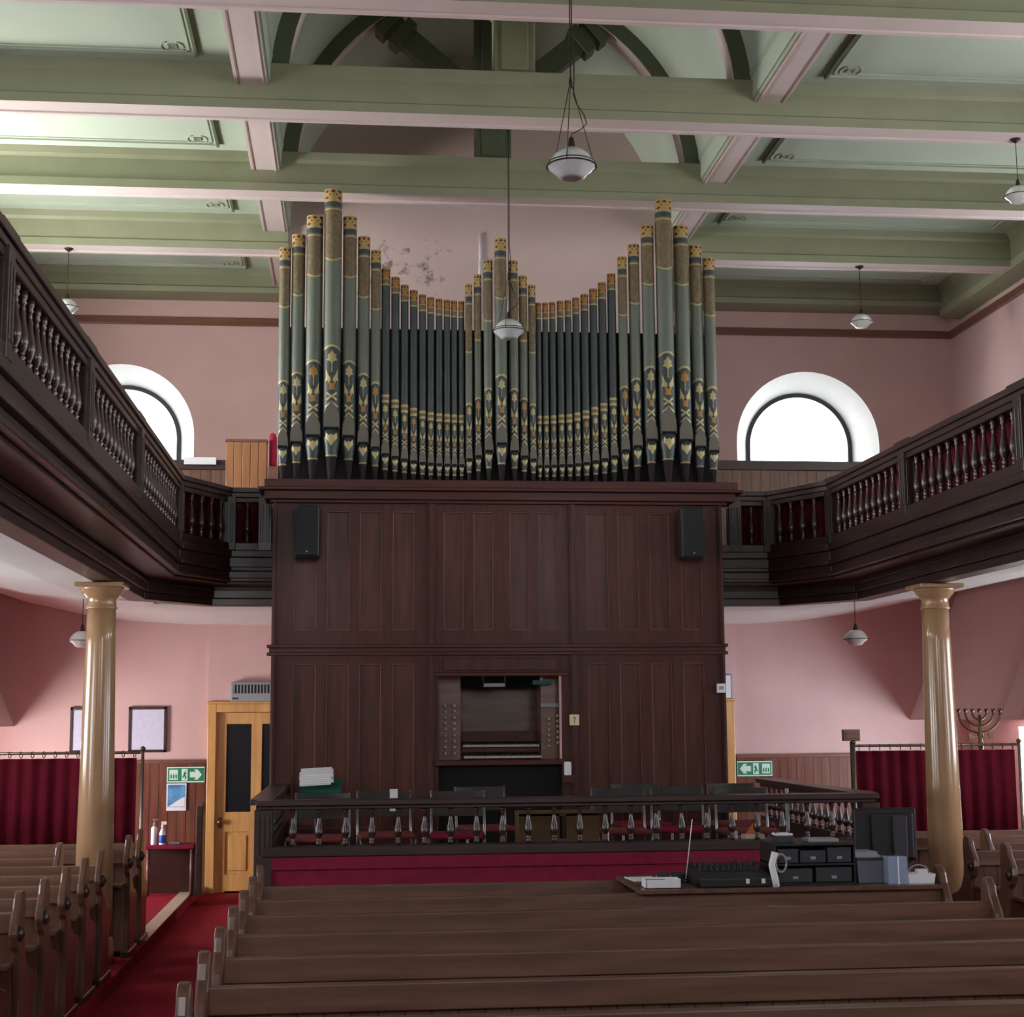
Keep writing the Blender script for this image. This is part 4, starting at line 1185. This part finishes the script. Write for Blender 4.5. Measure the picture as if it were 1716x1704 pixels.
# ------------------------------------------------------------------ pendant lamps
def pendant(x, y, zb, r, ztop, label, big=False):
    t = thing('pendant_lamp', label, 'lamp', (x, y, zb), 0, 'glass pendant lamps')
    k = r / .13
    up = [(.02 * k, .165 * k), (.06 * k, .158 * k), (.10 * k, .125 * k), (.122 * k, .09 * k), (.13 * k, .07 * k)]
    MB().lathe(up, 28, cap=False).build('upper_shade', OPAL, t)
    lo = [(.13 * k, .07 * k), (.118 * k, .055 * k), (.085 * k, .03 * k), (.07 * k, .008 * k), (.045 * k, 0.0), (.001, .004 * k)]
    MB().lathe(lo, 32, cap=False, lobes=16 if big else 8, lamp=.02).build('prismatic_bowl', PRISM if big else OPAL, t)
    MB().lathe([(.028 * k, .155 * k), (.022 * k, .185 * k), (.016 * k, .21 * k), (.014 * k, .225 * k), (.004, .235 * k)], 14).build('lamp_cap', DARKM, t)
    m = MB(); m.tube([(1.0 * .134 * k * math.cos(a), .134 * k * math.sin(a), .068 * k) for a in [2 * PI * q / 28 for q in range(29)]], .0035, 6)
    m.build('rim_ring', DARKM, t)
    if big:
        m = MB(); m.tube([(.128 * k * math.cos(a), .128 * k * math.sin(a), .085 * k) for a in [2 * PI * q / 28 for q in range(29)]], .003, 6); m.build('rim_ring', DARKM, t)
        zc = .53 * k
        for a in (-1.9, .2, 2.3):
            MB().tube([(.134 * k * math.cos(a), .134 * k * math.sin(a), .07 * k), (.006 * math.cos(a), .006 * math.sin(a), zc)], .0028, 6).build('hanging_chain', DARKM, t)
        MB().lathe([(.004, zc - .02), (.012, zc), (.009, zc + .02), (.003, zc + .045)], 10).build('chain_hook', DARKM, t)
        MB().tube([(0, 0, zc), (0, 0, ztop - zb)], .004, 6).build('chain', DARKM, t)
        MB().tube([(.0, 0, .23 * k), (.004, 0, .25 * k), (.05 * k, 0, .275 * k), (.085 * k, 0, .31 * k), (.07 * k, 0, .36 * k), (.03 * k, 0, .42 * k), (.015 * k, 0, .47 * k), (.02, 0, .56 * k), (.02, 0, .65 * k), (.01, 0, .8 * k), (.006, 0, ztop - zb)], .0035, 6).build('flex', DARKM, t)
    else:
        MB().tube([(0, 0, .22 * k), (0, 0, ztop - zb)], .0035 if y > 14 else .003, 6).build('cord', DARKM, t)
    MB().lathe([(.012, ztop - zb - .03), (.04, ztop - zb - .01), (.045, ztop - zb)], 14).build('ceiling_rose', DARKM, t)
pendant(-.203, 8.0, 4.78, .133, 8.7, 'large chain-hung glass pendant lamp, its bowl against the pale ceiling beams', True)
pendant(-.088, 12.6, 5.035, .133, 8.7, 'chain-hung glass pendant lamp overlapping the middle organ tower', True)
pendant(-4.26, 15.46, 5.935, .118, 6.61, 'small glass pendant lamp hung before the window above the gallery with the pine door')
pendant(3.95, 15.46, 5.94, .118, 6.61, 'small glass pendant lamp directly above the unobstructed half-round window')
pendant(4.07, 11.8, 6.06, .115, 6.61, 'small glass pendant lamp cut by the edge, under the second tie beam')
pendant(3.41, 14.4, 2.545, .118, 2.99, 'glass pendant lamp under the gallery beside the menorah column')
pendant(-3.83, 14.4, 2.545, .118, 3.02, 'glass pendant lamp half hidden behind the column before the notices')

# ------------------------------------------------------------------ sound desk on the pew backs
ZT = .93
o = MB().box(.22, 1.945, 8.62, 9.46, .906, ZT).build('desk_plank', PEWE, None, bevel=.003); tag(o, 'brown plank laid over two pew backs carrying the sound equipment', 'plank')
def Tb(name, mb, m, label, cat, loc, bevel=0, rz=0, group=None):
    o = mb.build(name, m, None, bevel=bevel, loc=loc); o.rotation_euler = (0, 0, rz); tag(o, label, cat, group); return o
Tb('paper_sheet', MB().box(-.14, .12, -.1, .12, 0, .004), PAPER, 'white papers spread at the open end of the sound plank', 'papers', (.40, 9.2, ZT), rz=.1)
o = thing('parts_tray', 'low white open box of small parts at the near edge of the sound plank', 'box', (.36, 8.74, ZT))
MB().box(-.1, .1, -.07, .07, 0, .005).box(-.1, .1, -.07, -.066, 0, .05).box(-.1, .1, .066, .07, 0, .05).box(-.1, -.096, -.07, .07, 0, .05).box(.096, .1, -.07, .07, 0, .05).build('tray', PAPER, o)
MB().box(-.08, .02, -.05, .03, .005, .045).build('tray_contents', GREY, o)
Tb('small_radio', MB().box(-.03, .03, -.02, .02, 0, .06).box(-.055, -.045, -.02, .02, 0, .05), BLACK2, 'small dark handset upright among the white papers', 'radio', (.42, 9.0, ZT), .004)
Tb('adapter_block', MB().box(-.04, .04, -.03, .03, 0, .05), BLACK, 'black power adapter beside the white papers', 'adapter', (.52, 9.05, ZT), .008)
t = thing('wire_antenna', 'thin white antenna rod rising from the black mixer', 'antenna', (.545, 8.95, ZT))
MB().lathe([(.016, 0), (.016, .02), (.004, .024)], 12).build('base', BLACK, t)
MB().tube([(0, 0, .02), (.045, 0, .36)], .0028, 6).build('rod', PAPER, t)
# mixer
t = thing('audio_mixer', 'black audio mixer with a crowded row of upright knobs', 'mixer', (.76, 8.86, ZT))
MB().prism([(-.18, 0), (.2, 0), (.2, .10), (-.1, .075), (-.18, .05)], 0, -.19, .22).build('mixer_body', BLACK, t, bevel=.008)
kn = None
for k in range(11):
    for j in range(2):
        x = -.16 + k * .034; y = -.04 + j * .13
        if kn is None:
            m = MB(); m.lathe([(.009, 0), (.009, .012), (.006, .014), (.005, .045), (.001, .047)], 8); kn = m.build('knob', BLACK2, t); kn.location = (x, y, .078)
        else: copy_part(kn, t, (x, y, .078 + j * .014))
for x in (.08, .17):
    MB().box(x - .01, x + .01, -.185, -.178, .02, .045).build('jack_label', PAPER, t)
# cable-tied paper bundle
m = MB(); m.tube([(0, 0, 0), (-.01, 0, .06), (-.02, .01, .12), (.0, .01, .19)], .02, 8); o = Tb('paper_bundle', m, PAPER, 'twisted white paper bundle stuck beside the rack unit', 'papers', (1.0, 8.665, ZT))
m = MB(); m.tube([(.03 + .03 * math.cos(a), 0, .13 + .05 * math.sin(a)) for a in [2 * PI * q / 14 for q in range(15)]], .006, 6); m.build('cable_loop', GREY, o)
# rack
t = thing('equipment_rack', 'black two-tier rack of amplifier units with small lit labels', 'rack', (1.235, 8.92, ZT))
m = MB().box(-.22, -.21, -.18, .15, 0, .22).box(.24, .25, -.18, .15, 0, .22).box(-.22, .25, -.18, .15, .215, .228).box(-.22, .25, -.18, .15, .105, .118).box(-.22, .25, -.18, .15, 0, .01).box(-.21, .24, .1, .12, 0, .22)
m.build('rack_frame', BLACK, t, bevel=.003)
for x0, x1, z0, z1 in ((-.2, -.08, .12, .2), (-.07, .08, .12, .19), (.09, .23, .12, .205), (-.2, .0, .012, .09), (.02, .23, .012, .095)):
    u_ = MB().box(x0, x1, -.17, .08, z0, z1).build('rack_unit', BLACK2, t, bevel=.004)
    MB().box((x0 + x1) / 2 - .015, (x0 + x1) / 2 + .015, -.173, -.17, z0 + .02, z0 + .036).build('unit_label', GREY, u_)
Tb('wireless_receiver', MB().box(-.05, .05, -.06, .06, 0, .035).box(-.045, -.035, .0, .01, .035, .07).box(.035, .045, 0, .01, .035, .065), BLACK2, 'black receiver with two stub aerials standing on the rack', 'receiver', (1.11, 8.9, ZT + .228), .004)
Tb('silver_player', MB().box(-.09, .09, -.07, .07, 0, .02), GREY, 'flat silver player lying on the rack top', 'player', (1.33, 8.9, ZT + .228), .005)
Tb('white_box', MB().box(-.05, .05, -.05, .05, 0, .012), PAPER, 'small white box lid on the receiver', 'lid', (1.115, 8.93, ZT + .228 + .036), .003)
# tubs
t = thing('plastic_tub', 'grey translucent tub with papers on its lid beside the rack', 'tub', (1.58, 8.85, ZT))
TUB = mat('frosted_grey_plastic', (120, 122, 134), .35, trans=.3)
MB().prism([(-.075, 0), (.075, 0), (.085, .13), (-.085, .13)], 1, -.1, .1).build('tub_body', TUB, t, bevel=.006)
MB().box(-.09, .09, -.105, .105, .13, .145).build('tub_lid', BLACK2, t, bevel=.004)
o = MB().box(-.075, .075, -.09, .09, 0, .012).box(-.07, .06, -.08, .09, .012, .03).build('paper_pile', GREY, None, loc=(1.565, 8.85, ZT + .145)); tag(o, 'grey crumpled papers lying on the tub lid', 'papers')
t = thing('plastic_box', 'clear blue-white plastic box standing upright before the monitor', 'box', (1.71, 8.72, ZT))
CB = mat('pale_blue_plastic', (172, 190, 222), .2, trans=.25, coat=.5)
MB().prism([(-.06, 0), (.06, 0), (.052, .155), (-.06, .155)], 1, -.05, .05).build('box_body', CB, t, bevel=.005)
MB().box(-.004, .004, -.053, -.05, .0, .155).build('box_seam', PAPER, t)
# monitor seen from behind
t = thing('computer_monitor', 'black computer monitor turned away on the sound plank', 'monitor', (1.80, 9.12, ZT))
MB().box(-.195, .185, -.02, .02, .09, .40).build('screen_back', BLACK, t, bevel=.012)
MB().box(-.10, .16, -.05, -.02, .1, .37).build('rear_shell', BLACK, t, bevel=.02)
MB().box(.02, .11, -.075, -.045, .02, .36).build('stand_neck', BLACK2, t, bevel=.01)
MB().prism([(-.12, -.1), (.16, -.1), (.19, .1), (-.15, .1)], 2, 0, .022).build('stand_base', BLACK2, t, bevel=.005)
# white tub and tape
t = thing('storage_tub', 'low white plastic tub with a wire handle at the end of the sound plank', 'tub', (1.855, 8.745, ZT))
MB().prism([(-.08, 0), (.07, 0), (.08, .055), (-.09, .055)], 1, -.06, .06).build('tub_body', PAPER, t, bevel=.005)
MB().tube([(-.06 + .06 * math.cos(a) + .06, -.0, .055 + .045 * math.sin(a)) for a in [PI * q / 12 for q in range(13)]], .004, 6).build('handle', GREY, t)
MB().box(-.03, .03, -.062, -.02, .055, .08).build('tub_clip', PAPER, t)
